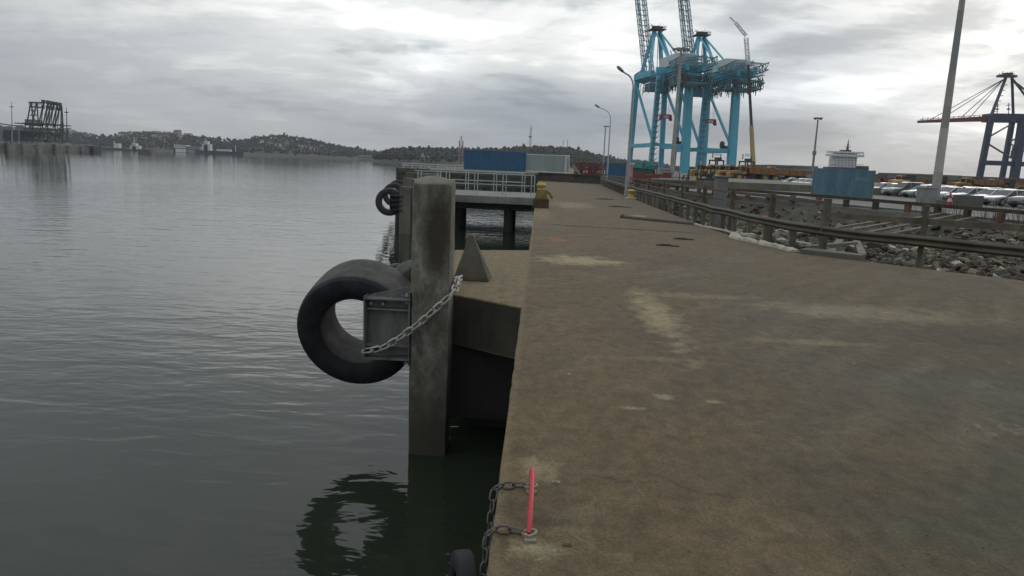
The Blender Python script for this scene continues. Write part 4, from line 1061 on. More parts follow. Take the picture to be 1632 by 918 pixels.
# ------------------------------------------------------------ dump trucks and loaders
def make_truck():
    t = empty('dump_truck')
    q = MB(); P_ = [(-5.0, .9), (-5.0, 1.5), (-4.85, 1.95), (-3.2, 2.15), (-3.2, 1.0)]
    f = lambda v: Vector((v.x, v.z, v.y)); q.prism(P_, -.95, .95, f); q.box((-3.4, 0, .95), (3.0, 1.3, .4)); q.box((-4.2, 0, 1.65), (1.2, 2.7, .09)); q.build('hood', M['truck'], t, bevel=.04)
    q = MB(); q.prism([(-3.2, 1.5), (-3.15, 2.9), (-2.95, 3.1), (-1.95, 3.1), (-1.85, 1.5)], -.8, .8, f); cab = q.build('cab', M['truck'], t, bevel=.04)
    q = MB()
    for sy in (-1, 1): q.box((-2.5, sy*.805, 2.4), (.95, .02, .8))
    q.box((-3.17, 0, 2.4), (.04, 1.35, .85)); q.build('windows', M['glass'], cab)
    q = MB(); P_ = [(-1.5, 1.75), (-1.7, 2.75), (-1.3, 2.8), (4.4, 2.55), (5.2, 2.3), (3.4, 1.65), (1, 1.5)]
    q.prism(P_, -1.35, 1.35, f)
    for x in (-.6, .7, 2.0, 3.2): q.box((x, 0, 2.05), (.14, 2.85, .9))
    q.build('dump_body', M['orange'], t, bevel=.03)
    q = MB(); q.box((1.5, 0, 1.05), (6.6, .9, .4)); q.build('chassis', M['dark'], t)
    for x in (-3.4, 1.3, 3.2):
        for sy in (-1, 1):
            w = MB(); w.lathe([(0, -.3), (.5, -.3), (.82, -.24), (.86, 0), (.82, .24), (.5, .3), (0, .3)], (x, sy*1.15, .86), 20, Matrix.Rotation(pi/2, 3, 'X')); wh = w.build('wheel', M['rubber'], t, smooth=40)
            w = MB(); w.lathe([(0, .02), (.3, .04), (.45, -.02)], (x, sy*1.46, .86), 14, Matrix.Rotation(-sy*pi/2, 3, 'X')); w.build('hub', M['truck'], wh)
    return t
def make_loader():
    t = empty('wheel_loader'); f = lambda v: Vector((v.x, v.z, v.y))
    q = MB(); q.prism([(.4, 1.0), (.4, 2.1), (3.2, 1.95), (3.6, 1.6), (3.6, 1.0)], -.9, .9, f); q.build('engine_hood', M['truck'], t, bevel=.05)
    q = MB(); q.prism([(-1.0, 1.2), (-.85, 3.2), (.5, 3.25), (.55, 1.2)], -.75, .75, f); cab = q.build('cab', M['glass'], t)
    q = MB(); q.box((-.2, 0, 3.3), (1.7, 1.65, .12)); q.build('cab_roof', M['truck'], cab)
    q = MB()
    for sy in (-1, 1): q.bar((-1.0, sy*.5, 1.7), (-3.2, sy*.5, .8), .2, .35); q.bar((-1.0, sy*.5, 1.9), (-2.3, sy*.5, 1.75), .14, .14)
    q.build('lift_arm', M['orange'], t)
    q = MB(); q.prism([(-3.0, .3), (-3.2, 1.3), (-3.5, 1.35), (-4.3, .25), (-4.2, .15), (-3.2, .15)], -1.4, 1.4, f); q.build('bucket', M['orange'], t)
    for x in (-1.6, 1.8):
        for sy in (-1, 1):
            w = MB(); w.lathe([(0, -.28), (.45, -.28), (.76, -.22), (.8, 0), (.76, .22), (.45, .28), (0, .28)], (x, sy*1.1, .8), 20, Matrix.Rotation(pi/2, 3, 'X')); wh = w.build('wheel', M['rubber'], t, smooth=40)
            w = MB(); w.lathe([(0, .02), (.3, .04), (.42, -.02)], (x, sy*1.39, .8), 14, Matrix.Rotation(-sy*pi/2, 3, 'X')); w.build('hub', M['truck'], wh)
    return t
tr = make_truck(); ld = make_loader()
TR = [(gx(1203, 131, 288), 131, .10), (gx(1184, 136, 288), 136, .12), (gx(1168, 141, 288), 141, .12), (gx(1152, 146, 288), 146, .14), (gx(1136, 151, 288), 151, .12), (gx(1268, 133), 139, .05)]
TL = ['ochre dump truck with its whole side in view, nearest of the left group', 'second ochre dump truck behind the nearest one', 'third ochre dump truck behind the nearest one', 'fourth ochre dump truck behind the nearest one', 'ochre dump truck farthest left behind the rows', 'ochre dump truck half hidden behind the small white cars']
for i, (x, y, rz) in enumerate(TR):
    c = tr if i == 0 else copy_tree(tr); c.location = (x, y, .004); c.rotation_euler = (0, 0, rz); tag(c, TL[i], 'dump truck', 'yellow dump trucks in the yard')
LB = 'ochre construction machine standing in the long row behind the parked cars'
used_l = False
for i in range(24):
    row = i % 2; x = 66+i*2.75+row*1.5; y = 133+row*9+random.uniform(-.5, .5)-i*.35
    if i % 3 == 1: c = copy_tree(tr)
    elif not used_l: c = ld; used_l = True
    else: c = copy_tree(ld)
    c.location = (x, y, .004); c.rotation_euler = (0, 0, random.uniform(.05, .4)+(pi if i % 5 == 0 else 0))
    c.scale = (.85, .85, .8)
    tag(c, LB, 'machine', 'ochre machines behind the parked cars')

# ------------------------------------------------------------ clutter between fence and cranes
q = MB(); q.prism([(0, 0), (9.0, 0), (9.0, 6), (0, 6)], 0, 2.0); 
tx = gx(1008, 112); t = empty('shed', (tx, 112, 0), 0, 'low shed with bright teal roof behind the grey lamp post', 'shed')
q = MB(); q.box((tx+1.6, 114, 1.0), (3.2, 5, 2.0)); rel(q.build('wall', M['roofd'], t), t)
q = MB(); q.prism([(tx-.2, 1.85), (tx+.3, 2.6), (tx+2.6, 2.75), (tx+3.4, 1.7)], 111.2, 117, lambda v: Vector((v.x, v.z, v.y))); rel(q.build('roof', M['teal'], t), t)
for i, (pa, y, l, h, lb) in enumerate(((1008, 80, 2.0, 1.05, 'left red brown open steel crate behind the guard rail'), (1024, 84, 1.9, .95, 'middle red brown open steel crate behind the guard rail'), (1040, 90, 2.2, 1.1, 'right red brown open steel crate behind the guard rail'))):
    x = gx(pa, y); q = MB()
    for a_, b_ in (((x, y), (x+l, y)), ((x+l, y), (x+l, y+1.8)), ((x, y), (x, y+1.8)), ((x, y+1.8), (x+l, y+1.8))): q.bar((*a_, h/2+.1), (*b_, h/2+.1), .06, h-.1)
    for k_ in range(5): q.box((x+l*k_/4, y-.06, h/2+.1), (.09, .06, h))
    q.box((x+l/2, y+.9, .12), (l, 1.8, .08))
    tag(q.build('steel_crate', M['redbox']), lb, 'crate', 'red brown crates behind the guard rail')
x = gx(1004, 60); q = MB(); q.box((x, 60, 1.3), (.5, .05, 1.5)); q.tube([(x, 60, 0), (x, 60, 2.05)], .03, 6)
tag(q.build('banner_sign', paint('faded_red_white', (.42, .16, .17), .7, .8, 2.5, 0, (.5, .45, .45))), 'narrow faded red and white banner behind the grey lamp post', 'sign')
x = gx(1060, 105); q = MB(); q.box((x, 105, .95), (1.9, 2.2, 1.5)); q.prism([(x-.8, 103.8), (x+.6, 103.8), (x+.6, 106), (x-.8, 106)], 1.7, 1.95); tag(q.build('site_cabin', M['shed2'], bevel=.04), 'small pale site cabin in front of the blue cranes', 'cabin')
q = MB(); q.prism([(gx(1034, 74), 74), (gx(1104, 74), 72), (gx(1104, 74), 74), (gx(1034, 76), 77)], -.6, .75)
tag(q.build('low_wall', concrete('olive_wall', (.11, .10, .06), .6, .95, 1), bevel=.05), 'low olive brown concrete wall behind the guard rail', 'wall')
def forklift(x, y, s, mats, label, name='forklift', rz=0):
    t = empty(name, (x, y, 0), rz, label, 'machine', 'machines by the fence'); f = lambda v: Vector((v.x, v.z, v.y))
    q = MB(); q.prism([(-1.2*s, .35*s), (-1.2*s, 1.0*s), (-.3*s, 1.1*s), (1.2*s, 1.25*s), (1.45*s, .9*s), (1.4*s, .35*s)], -.6*s, .6*s, f); q.build('body', mats[0], t, bevel=.05)
    q = MB()
    for a_, b_ in ((-.7, -.5), (.5, .4)):
        for sy in (-1, 1): q.bar((a_*s, sy*.5*s, 1.0*s), (b_*s, sy*.48*s, 2.2*s), .09*s)
    q.box((0, 0, 2.22*s), (1.3*s, 1.15*s, .08*s)); q.box((.1*s, 0, 1.3*s), (.5*s, .5*s, .5*s)); q.build('cab_frame', mats[1], t)
    q = MB()
    for sy in (-1, 1): q.bar((-1.35*s, sy*.35*s, .1*s), (-1.3*s, sy*.35*s, 2.6*s), .1*s, .14*s); q.box((-1.9*s, sy*.3*s, .12*s), (1.1*s, .12*s, .05*s))
    for z in (.5, 1.5, 2.5): q.box((-1.32*s, 0, z*s), (.1*s, .8*s, .1*s))
    q.build('mast', mats[2], t)
    for xx, r in ((-.8, .38), (1.0, .32)):
        for sy in (-1, 1):
            w = MB(); w.lathe([(0, -.13*s), (r*s, -.12*s), (r*s, .12*s), (0, .13*s)], (xx*s, sy*.62*s, r*s), 16, Matrix.Rotation(pi/2, 3, 'X')); w.build('wheel', M['rubber'], t, smooth=40)
    return t
lime = paint('lime_panel', (.50, .58, .08), .5, .2, 2)
forklift(gx(1111, 88), 88, .72, (M['yellow'], M['yellow'], M['dark']), 'yellow forklift left of the dark machine near the pillar')
lt = forklift(gx(1131, 82), 82, .95, (M['hull'], M['dark'], M['dark']), 'dark machine with a lime yellow panel behind the grey pillar', 'tractor', .3)
q = MB(); q.bar((.3, -.72, 1.45), (1.3, -.72, 1.05), .06, .22); q.build('side_panel', lime, lt)
forklift(gx(1095, 76), 76, .55, (M['yellow'], M['dark'], M['dark']), 'small low yellow machine in front of the yellow forklift', 'forklift', -.3)
forklift(gx(1040, 98), 98, .95, (M['dark'], M['dark'], M['dark']), 'black machine beside the teal roofed shed', 'tractor', .2)
random.seed(5)
for i in range(5):
    x, y = gx(1066+i*8, 92), 92+random.uniform(-3, 3); q = MB(); h = random.uniform(.7, 1.5); w_ = random.uniform(.5, .9)
    q.box((x, y, h/2), (w_, w_, h), random.random()); q.box((x, y, h+.05), (w_*1.1, w_*1.1, .08), random.random()); q.tube([(x+.2, y, h), (x+.2, y, h+.5)], .04, 6)
    tag(q.build('crate', (M['rust'], M['dark'], M['shed2'], M['timber'], M['redbox'])[i]), ('rust brown', 'black', 'pale grey', 'weathered brown', 'dark red')[i]+' crate among the clutter behind the low olive wall', 'crate', 'crates among the clutter')
# rusty red frames by the grey container, leaning beam, end wall of the quay
t = empty('scrap_heap', (gx(938, 90), 90, .72), 0, 'tangled stack of rusty red steel frames right of the grey container', 'steel frames')
for j in range(5):
    q = MB(); xa, xb = gx(914+j*1.5, 90)+j*.1, gx(964, 90)-j*.2; yy = 88+j*1.1; z0 = .78+.02*j; H_ = 1.35-.12*j
    for z in (z0, z0+H_*.5, z0+H_): q.bar((xa, yy, z), (xb, yy+.3, z+.06*sin(j*2)), .10)
    for k_ in range(7):
        x_ = xa+(xb-xa)*k_/6; q.bar((x_, yy, z0), (x_, yy, z0+H_), .09)
        if k_ < 6: q.bar((x_, yy, z0), (xa+(xb-xa)*(k_+1)/6, yy, z0+H_), .07)
    rel(q.build('frame', (M['redbox'], M['dark'], M['rust'])[j % 3], t), t)
q = MB(); q.bar((gx(913, 86), 86, 1.9), (gx(925, 86), 86, .75), .18); tag(q.build('leaning_beam', M['shed2']), 'pale beam leaning at the right end of the grey container', 'beam')
q = MB(); q.bar((-.1, 80.3, .84), (6.3, 76.2, .84), .5, .12); q.bar((-.1, 80.32, .35), (6.3, 76.1, .35), .2, .9)
tag(q.build('end_wall', M['concd']), 'low dark concrete wall closing off the far end of the quay', 'wall')
# timber fendering along the wharf front
q = MB()
for (x, y, a) in along([(-16.4, 83.85), (-.2, 81.2)], 1.25): q.box((x, y-.12, -.8), (.3, .28, 3.1))
for z in (.3, -.3, -.9): q.bar((-16.4, 83.62, z), (-.2, 80.98, z), .12, .22)
tag(q.build('timber_fendering', M['darkgreen']), 'dark timber fender frames along the front of the far wharf', 'fendering')
q = MB()
for z in (1.25, 1.02): q.bar((-16.0, 84.3, z), (gx(738, 86), 86, z), .12)
for i in range(7): q.box((-15.8+i*1.0, 84.35, .98), (.1, .1, .6))
tag(q.build('pipes', M['white_rail']), 'pale pipes on low supports left of the long dark blue container', 'pipes')

# ============================================================ CRANES
def lattice(q, p, q2, w, d, n, r, side):
    p = Vector(p); q2 = Vector(q2); ax_ = (q2-p); u = ax_.normalized(); s = Vector(side).normalized(); v = u.cross(s)
    c = [s*w/2+v*d/2, -s*w/2+v*d/2, -s*w/2-v*d/2, s*w/2-v*d/2]
    for k in c: q.bar(p+k, q2+k, r*1.4)
    for i in range(n):
        a = p+ax_*(i/n); b_ = p+ax_*((i+1)/n)
        for k in range(4):
            k2 = (k+1) % 4; q.bar(a+c[k], a+c[k2], r); 
            if i % 2: q.bar(a+c[k], b_+c[k2], r*.8)
            else: q.bar(a+c[k2], b_+c[k], r*.8)
def make_crane():
    # local x: from the water side (0) to the land side (28.5); y along the rails; z up
    t = empty('container_crane'); G = 28.5; hw = 7.0; ZG = 40.5; C = M['crane']; DK = M['craned']
    for x, y, w0, w1 in ((0, -hw, 1.7, 2.0), (0, hw, 1.9, 2.1), (G, -hw, 1.7, 1.9), (G, hw, 3.3, 2.9)):
        q = MB(); q.bar((x, y*1.06, 1.2), (x, y*.92, ZG+2.2 if x == 0 else ZG), w0*.8, w0, up=(0, 1, 0), w2=w1*.8, h2=w1)
        q.box((x, y*1.06, .7), (2.2, 5.5, 1.4)); lg = q.build('leg', C, t)
    # stairs up the far land-side leg
    q = MB()
    for i in range(17):
        z = 3+i*2.2; q.box((G+1.7, -hw, z), (1.3, 2.6, .12)); q.bar((G+1.7, -hw-1.2, z), (G+1.7, -hw+1.2, z+2.2), .7, .16)
        for sy in (-1.25, 1.25): q.bar((G+2.3, -hw+sy, z), (G+2.3, -hw+sy, z+1.1), .09)
    q.build('stairs', DK, t)
    q = MB()
    for y in (-hw, hw): q.bar((0, y, 13), (G, y, 13), 1.2, 1.6)
    for x in (G,): q.bar((x, -hw, 13.2), (x, hw, 13.2), 1.0, 1.2)
    q.build('sill_beam', C, t)
    q = MB()
    for y in (-hw, hw): q.bar((0, y*.95, ZG-1), (G, y, 14), .85)
    q.build('brace', C, t)
    q = MB()
    for x in (0, G): q.bar((x, -hw-.8, ZG+1.9), (x, hw+.8, ZG+1.9), 1.8, 2.6)
    q.bar((0, -hw, ZG+2.2), (G*.6, -hw+1.5, ZG+2.2), 1.4, 2.4); q.build('portal_beam', C, t)
    q = MB()
    for y in (-3.2, 3.2): q.bar((-2, y, ZG+1.0), (G+22, y, ZG+1.0), 1.2, 2.3)
    for i in range(12): q.bar((-2+i*4.5, -3.2, ZG+2), (-2+i*4.5, 3.2, ZG+2), .6)
    q.build('girder', C, t)
    # walkways, cable trays, loops
    q = MB(); rnd = random.Random(3)
    for y in (-5.2, 5.2):
        q.bar((-2, y, ZG+.2), (G+25, y, ZG+.2), 1.3, .15)
        for z in (ZG+.8, ZG+1.3): q.bar((-2, y*1.1, z), (G+25, y*1.1, z), .12)
        for i in range(30): q.bar((-2+i*1.85, y*1.1, ZG+.2), (-2+i*1.85, y*1.1, ZG+1.4), .12)
    for i in range(60):
        x = rnd.uniform(1, G+25); y = rnd.choice((-5.4, -4, 4, 5.4)); z0 = ZG-.5; L = rnd.uniform(1.5, 5.5)
        q.bar((x, y, z0), (x+rnd.uniform(-.8, .8), y+rnd.uniform(-.5, .5), z0-L), .22)
        if i % 3 == 0: q.bar((x, y, z0-L*.7), (x+rnd.uniform(2, 5), y, z0-L*.6), .25)
    q.build('walkway', DK, t)
    q = MB()
    for i in range(14):
        x = G+2+i*1.7; pts = [(x, -4.6+.0, ZG-.6), (x+.1, -4.6, ZG-3.5), (x+.7, -4.6, ZG-5-(i % 3)), (x+1.3, -4.6, ZG-3.5), (x+1.5, -4.6, ZG-.6)]
        q.tube(pts, .16, 5); q.tube([(a, -b_, c_) for a, b_, c_ in pts], .14, 5)
    q.build('cable_loops', M['dark'], t)
    # end platform with lattice work
    q = MB(); lattice(q, (G+12, 0, ZG+2.5), (G+26, 0, ZG+3.5), 13, 2.6, 6, .24, (0, 1, 0)); lattice(q, (G+12, 0, ZG-3.5), (G+24, 0, ZG-3.0), 12, 3.2, 6, .25, (0, 1, 0))
    for _ in range(46):
        a = Vector((G+rnd.uniform(8, 26), rnd.uniform(-8, 8), ZG+rnd.uniform(-5, 6))); q.bar(a, a+Vector((rnd.uniform(-2.5, 2.5), rnd.uniform(-2.5, 2.5), rnd.uniform(-2.5, 2.5))), .26)
    q.build('end_platform', DK, t)
    q = MB(); q.box((G-1, 1.5, ZG+5.9), (20, 9, 4.2)); q.build('machinery_house', paint('house_panel', (.55, .60, .58), .6, .3, .2), t, bevel=.15)
    q = MB(); q.box((8, 0, ZG-2.6), (6, 9, 3.2)); q.box((5, 4, ZG-3), (3, 3, 3)); 
    for _ in range(40):
        a = Vector((rnd.uniform(-3, 22), rnd.uniform(-7, 7), ZG+rnd.uniform(-4, 4))); q.bar(a, a+Vector((rnd.uniform(-2.5, 2.5), rnd.uniform(-2.5, 2.5), rnd.uniform(-2, 2))), .25)
    q.build('trolley', DK, t)
    # A-frame and stays
    ZA = 62.5; q = MB()
    for y in (-1, 1):
        q.bar((0, y*hw*.7, ZG+3.5), (3, y*1.3, ZA), 1.15); q.bar((13, y*5.5, ZG+3), (3, y*1.3, ZA), .95)
        q.bar((G+6, y*3.2, ZG+2.5), (3, y*1.0, ZA), .55); q.bar((16, y*2.1, (ZG+ZA)/2+1), (20, y*3.2, ZG+2.5), .3)
    q.build('a_frame', C, t)
    q = MB(); q.box((3, 0, ZA+.3), (5.5, 6.5, .35)); q.box((3, 0, ZA+1), (2.6, 4.2, 1.4))
    for x_ in (.4, 5.6):
        for y_ in (-3, -1, 1, 3): q.bar((x_, y_, ZA+.4), (x_, y_, ZA+1.7), .13)
    q.bar((.4, -3.2, ZA+1.7), (5.6, -3.2, ZA+1.7), .13); q.bar((.4, 3.2, ZA+1.7), (5.6, 3.2, ZA+1.7), .13)
    for _ in range(12):
        a = Vector((3+rnd.uniform(-2.5, 2.5), rnd.uniform(-3, 3), ZA+1)); q.bar(a, a+Vector((rnd.uniform(-1, 1), rnd.uniform(-1, 1), rnd.uniform(.6, 1.9))), .14)
    q.build('apex_platform', M['dark'], t)
    # raised boom: two lattice girders joined by ties
    b0 = Vector((-2.5, 0, ZG+1)); b1 = Vector((-10.5, -6.5, ZG+50)); bm = MB()
    for s in (-1.7, 1.7): lattice(bm, b0+Vector((0, s, 0)), b1+Vector((0, s*.9, 0)), 1.0, 2.8, 22, .17, (0, 1, 0))
    for i in range(23):
        a = b0+(b1-b0)*(i/22); bm.bar(a+Vector((0, -1.7, 0)), a+Vector((0, 1.7, 0)), .26)
        if i % 2: bm.bar(a+Vector((-1.5, 1.6, 0)), a+Vector((-1.5, 3.2, 1.4)), .2); bm.bar(a+Vector((1.5, -1.8, 0)), a+Vector((1.5, -3.2, .2)), .25)
    bm.build('boom', M['craned'], t)
    q = MB(); k_ = b0+(b1-b0)*.42+Vector((5.0, -2.5, 0))
    q.bar(k_, (3, -1, ZA), .3); q.bar(k_, b0+(b1-b0)*.9+Vector((1, -2, 0)), .3); q.bar(k_, b0+(b1-b0)*.36, .26); q.bar(b0+(b1-b0)*.28, (3, 1, ZA), .3)
    q.bar((-2.2, -hw, ZG+3.5), b0+Vector((-3, -3, 5)), .5)
    for s in (-2, 2): q.bar((1, s, ZG+3), (3, s*.3, ZA), .22); q.bar((5, s, ZG+3), (3, s*.3, ZA), .22)
    q.build('stays', DK, t)
    # spreader hanging below the girder
    q = MB(); zs = 25.5
    f = lambda v: Vector((11+v.z, v.x+3.8, v.y))
    q.prism([(-2.9, zs-1.4), (-2.2, zs-1.4), (-1.7, zs-.5), (1.7, zs-.5), (2.2, zs-1.4), (2.9, zs-1.4), (2.4, zs+1.2), (-2.4, zs+1.2)], -.9, .9, f)
    sp = q.build('spreader', M['red'], t)
    q = MB(); q.box((11, 3.8, zs+.2), (2.0, 2.4, 1.0)); q.build('panel', M['whitep'], sp)
    q = MB()
    for sx in (-.7, .7):
        for sy in (-1.6, 1.6): q.bar((11+sx, sy+3.8, zs+1.2), (11+sx, sy+3.0, ZG-3), .06)
    q.build('cables', M['dark'], sp)
    q = MB(); q.lathe([(0, 0), (1.6, 0), (1.6, .9), (0, .9)], (G-9, hw, 15.6), 16, Matrix.Rotation(pi/2, 3, 'X')); q.box((G-7, hw, 14.6), (3.2, 1.2, 1.2)); q.build('cable_reel', M['dark'], t)
    return t
ca = make_crane(); ca.location = (47.4, 332.7, -1.5); ang = math.atan2(-.983, .182); ca.rotation_euler = (0, 0, ang)
tag(ca, 'left bright blue container crane with raised lattice boom', 'crane', 'bright blue container cranes')
cb = copy_tree(ca); cb.location = (47.4+20.4*.983, 332.7+20.4*.182, -2.5); tag(cb, 'right bright blue container crane with raised lattice boom')

# dark blue crane with lowered red boom at the right
t = empty('container_crane', (0, 0, 0), 0, 'dark blue container crane with its red boom lowered, at the right edge', 'crane')
C = M['crdk']; Yk = 420
def ap(x, y, Y): return at(x, y, Y)
def leg(pa, pb, w):
    q = MB(); q.bar(pa, pb, w, w, up=(0, 1, 0)); q.build('leg', C, t)
leg(ap(1560, 288, Yk), ap(1580, 186, Yk), 2.6); leg(ap(1596, 289, 448), ap(1614, 190, 448), 2.4); leg(ap(1615, 292, Yk), ap(1631, 188, Yk), 3.6); leg(ap(1650, 292, 448), ap(1666, 192, 448), 2.4)
q = MB(); q.bar(ap(1562, 259, Yk), ap(1640, 262, Yk), 1.8, 2.6); q.bar(ap(1600, 260, 448), ap(1660, 263, 448), 1.6, 2.2); q.bar(ap(1562, 259, Yk), ap(1600, 260, 448), 1.2, 2); q.bar(ap(1618, 261, Yk), ap(1655, 262, 448), 1.2, 2); q.build('sill_beam', C, t)
q = MB()
for a_, b_ in (((1573, 220, Yk), (1613, 197, 448)), ((1571, 227, Yk), (1612, 252, 440)), ((1608, 226, 448), (1626, 218, Yk)), ((1610, 229, 448), (1632, 241, Yk)), ((1625, 230, Yk), (1660, 200, 430))): q.bar(ap(*a_), ap(*b_), .7)
q.build('brace', C, t)
q = MB(); q.bar(ap(1572, 188, Yk+14), ap(1700, 190, Yk+14), 9, 4.6); q.build('girder', C, t)
q = MB(); q.bar(ap(1577, 189, Yk+14), ap(1464, 194, Yk+14), 4, 3.0, h2=1.4, w2=3)
for i in range(14): a_ = ap(1577-i*8.2, 187-(-i*.35), Yk+14); q.bar(a_, a_+Vector((0, 0, 1.6)), .25)
q.bar(ap(1570, 183, Yk+14), ap(1466, 190.5, Yk+14), .3); q.build('boom', M['crred'], t)
q = MB(); q.bar(ap(1579, 186, Yk), ap(1603, 124, Yk+14), 1.3); q.bar(ap(1615, 188, 440), ap(1613, 124, Yk+14), 1.1); q.bar(ap(1613, 125, Yk+14), ap(1660, 186, Yk+14), .9); q.bar(ap(1611, 126, Yk+14), ap(1690, 186, Yk+14), .8); q.build('a_frame', C, t)
q = MB(); q.bar(ap(1591, 121, Yk+14), ap(1618, 122, Yk+14), 4, 1.2); q.bar(ap(1600, 118, Yk+14), ap(1612, 118, Yk+14), 3, 1.2)
for i in range(10): a_ = ap(1593+i*2.6, 120, Yk+10); q.bar(a_, a_+Vector((random.uniform(-.5, .5), 0, random.uniform(1, 2.3))), .25)
q.build('apex_platform', M['dark'], t)
q = MB()
for b_ in ((1482, 191), (1500, 190), (1530, 189), (1545, 188)): q.bar(ap(1600, 126, Yk+14), ap(b_[0], b_[1], Yk+14), .32)
for i in range(6): a_ = ap(1583+i*3.4, 178-i*8.5, Yk+3); q.bar(a_, a_+Vector((1.9, 0, .1)), .3)
for px in (1589, 1607): q.bar(ap(px, 184, Yk+10), ap(px+1, 164, Yk+10), .3); q.bar(ap(px-2.5, 168, Yk+10), ap(px+3, 167, Yk+10), .35); q.bar(ap(px-2, 174, Yk+10), ap(px+2.5, 174, Yk+10), .7)
q.build('stays', C, t)
q = MB(); q.box(ap(1619, 246, Yk), (4, 3, 4)); q.box(ap(1618, 238, Yk), (2.4, 2, 3)); q.build('cable_reel', M['dark'], t)

# mobile telescopic crane
t = empty('mobile_crane', (at(1200, 270, 300).x, 300, 0), 0, 'slender mobile crane with dark mast and white jib right of the blue cranes', 'crane')
def apr(x, y, Y=280): return at(x, y, Y)
q = MB(); q.bar(apr(1201, 272), apr(1197.5, 200), 1.5, w2=1.2); rel(q.build('base_section', paint('boom_yellow', (.40, .33, .14), .6, .4, .3), t), t)
q = MB(); q.bar(apr(1199.7, 240), apr(1192.5, 103), .95, w2=.75); rel(q.build('mast_section', M['dark'], t), t)
q = MB(); lattice(q, apr(1192.5, 103), apr(1189, 60), 1.2, 1.2, 9, .12, (1, 0, 0)); lattice(q, apr(1189, 57), apr(1172, 36), .8, .8, 7, .11, (0, 1, 0)); q.bar(apr(1172, 36), apr(1163, 27), .35)
rel(q.build('jib', M['whitep'], t), t)
q = MB(); q.bar(apr(1201, 262), apr(1198, 245), .4); q.bar(apr(1196, 268), apr(1198.5, 245), .3); q.box(apr(1201, 268), (6, 3, 2.4)); rel(q.build('carrier', M['orange'], t), t)

# straddle carriers
for px, lb in ((1141, 'left small dark straddle carrier beyond the dump trucks'), (1189, 'right small dark straddle carrier beyond the dump trucks')):
    Ys = 260; x = gx(px, Ys); t = empty('straddle_carrier', (x, Ys, 0), .5, lb, 'straddle carrier', 'straddle carriers beyond the dump trucks')
    q = MB()
    for sx in (-1.4, 1.4):
        for sy in (-2, 2): q.bar((sx, sy, .5), (sx, sy, 5.6), .38)
        q.bar((sx, -2.2, .7), (sx, 2.2, .7), .5); q.bar((sx, -2.2, 5.6), (sx, 2.2, 5.6), .45)
    for sy in (-2, 2): q.bar((-1.4, sy, 5.6), (1.4, sy, 5.6), .5)
    q.build('frame', M['crdk'], t)
    q = MB(); q.box((.6, 0, 6.3), (1.6, 2, .8)); q.box((-.9, 1.2, 7.3), (.25, .25, 1.8)); q.box((.6, -1.2, 7.2), (.25, .25, 1.4)); q.box((0, 0, 7.6), (2.2, .3, .2)); q.box((0, 0, 8.2), (1.9, .3, .2)); q.build('engine_deck', M['dark'], t)

# ------------------------------------------------------------ long sheds at the back of the yard
SH = [(1100, 1235, 265.5, 470, 'roofd', 'long low dark shed behind the dump trucks'), (1231, 1268, 262.5, 430, 'shed', 'grey shed with dark roof band left of the slim light mast'), (1266, 1302, 263.5, 440, 'shed2', 'pale shed right beside the grey dark-banded shed'),
      (1296, 1372, 272.0, 480, 'shed', 'low grey green shed behind the light blue container'), (1370, 1455, 276.0, 470, 'shed', 'low grey green shed right of the white ship'), (1452, 1530, 276.5, 440, 'shed', 'slightly taller grey green shed behind the thick mast'),
      (1527, 1600, 280, 430, 'shed2', 'pale low shed between the legs of the dark blue crane'), (1596, 1800, 283, 425, 'redbox', 'long brown red shed at the far right edge')]
for xa, xb, yt, Y, mt, lb in SH:
    a_ = at(xa, yt, Y); b_ = at(xb, yt+(xb-xa)*.04, Y); h = (a_.z+b_.z)/2
    t = empty('storage_shed', ((a_.x+b_.x)/2, Y, 0), 0, lb, 'shed', 'long sheds at the back of the yard')
    q = MB(); q.prism([(a_.x, Y), (b_.x, Y), (b_.x, Y+40), (a_.x, Y+40)], 0, h-1.1); 
    for i in range(int((b_.x-a_.x)/6)): q.box((a_.x+3+i*6, Y-.15, h/2), (.35, .3, h-1.4))
    rel(q.build('wall', M[mt], t), t)
    q = MB(); q.prism([(a_.x-.5, Y-.8), (b_.x+.5, Y-.8), (b_.x+.5, Y+41), (a_.x-.5, Y+41)], h-1.12, h); rel(q.build('roof', M['roofd'] if mt != 'shed2' else M['shed'], t), t)
    q = MB()
    for i in range(max(1, int((b_.x-a_.x)/9))): q.box((a_.x+4.5+i*9, Y-.1, h*.45), (3.4, .25, 1.3))
    rel(q.build('windows', M['roofd'], t), t)
# stacks of timber/containers rows in front of the sheds
for i in range(14):
    px = 1395+i*17; Y = 300; a_ = at(px, 286, Y); q = MB(); h = 1.9+random.uniform(0, .8)
    q.box((a_.x, Y, h/2), (5.4, 2.5, h)); 
    for z in (.6, 1.2, 1.8): q.box((a_.x, Y-1.28, z), (5.5, .06, .08))
    tag(q.build('pallet_stack', (M['orange'], M['redbox'], M['shed'], M['rust'])[i % 4]), 'brownish load stack in the long line between machines and sheds', 'load stack', 'load stacks before the sheds')

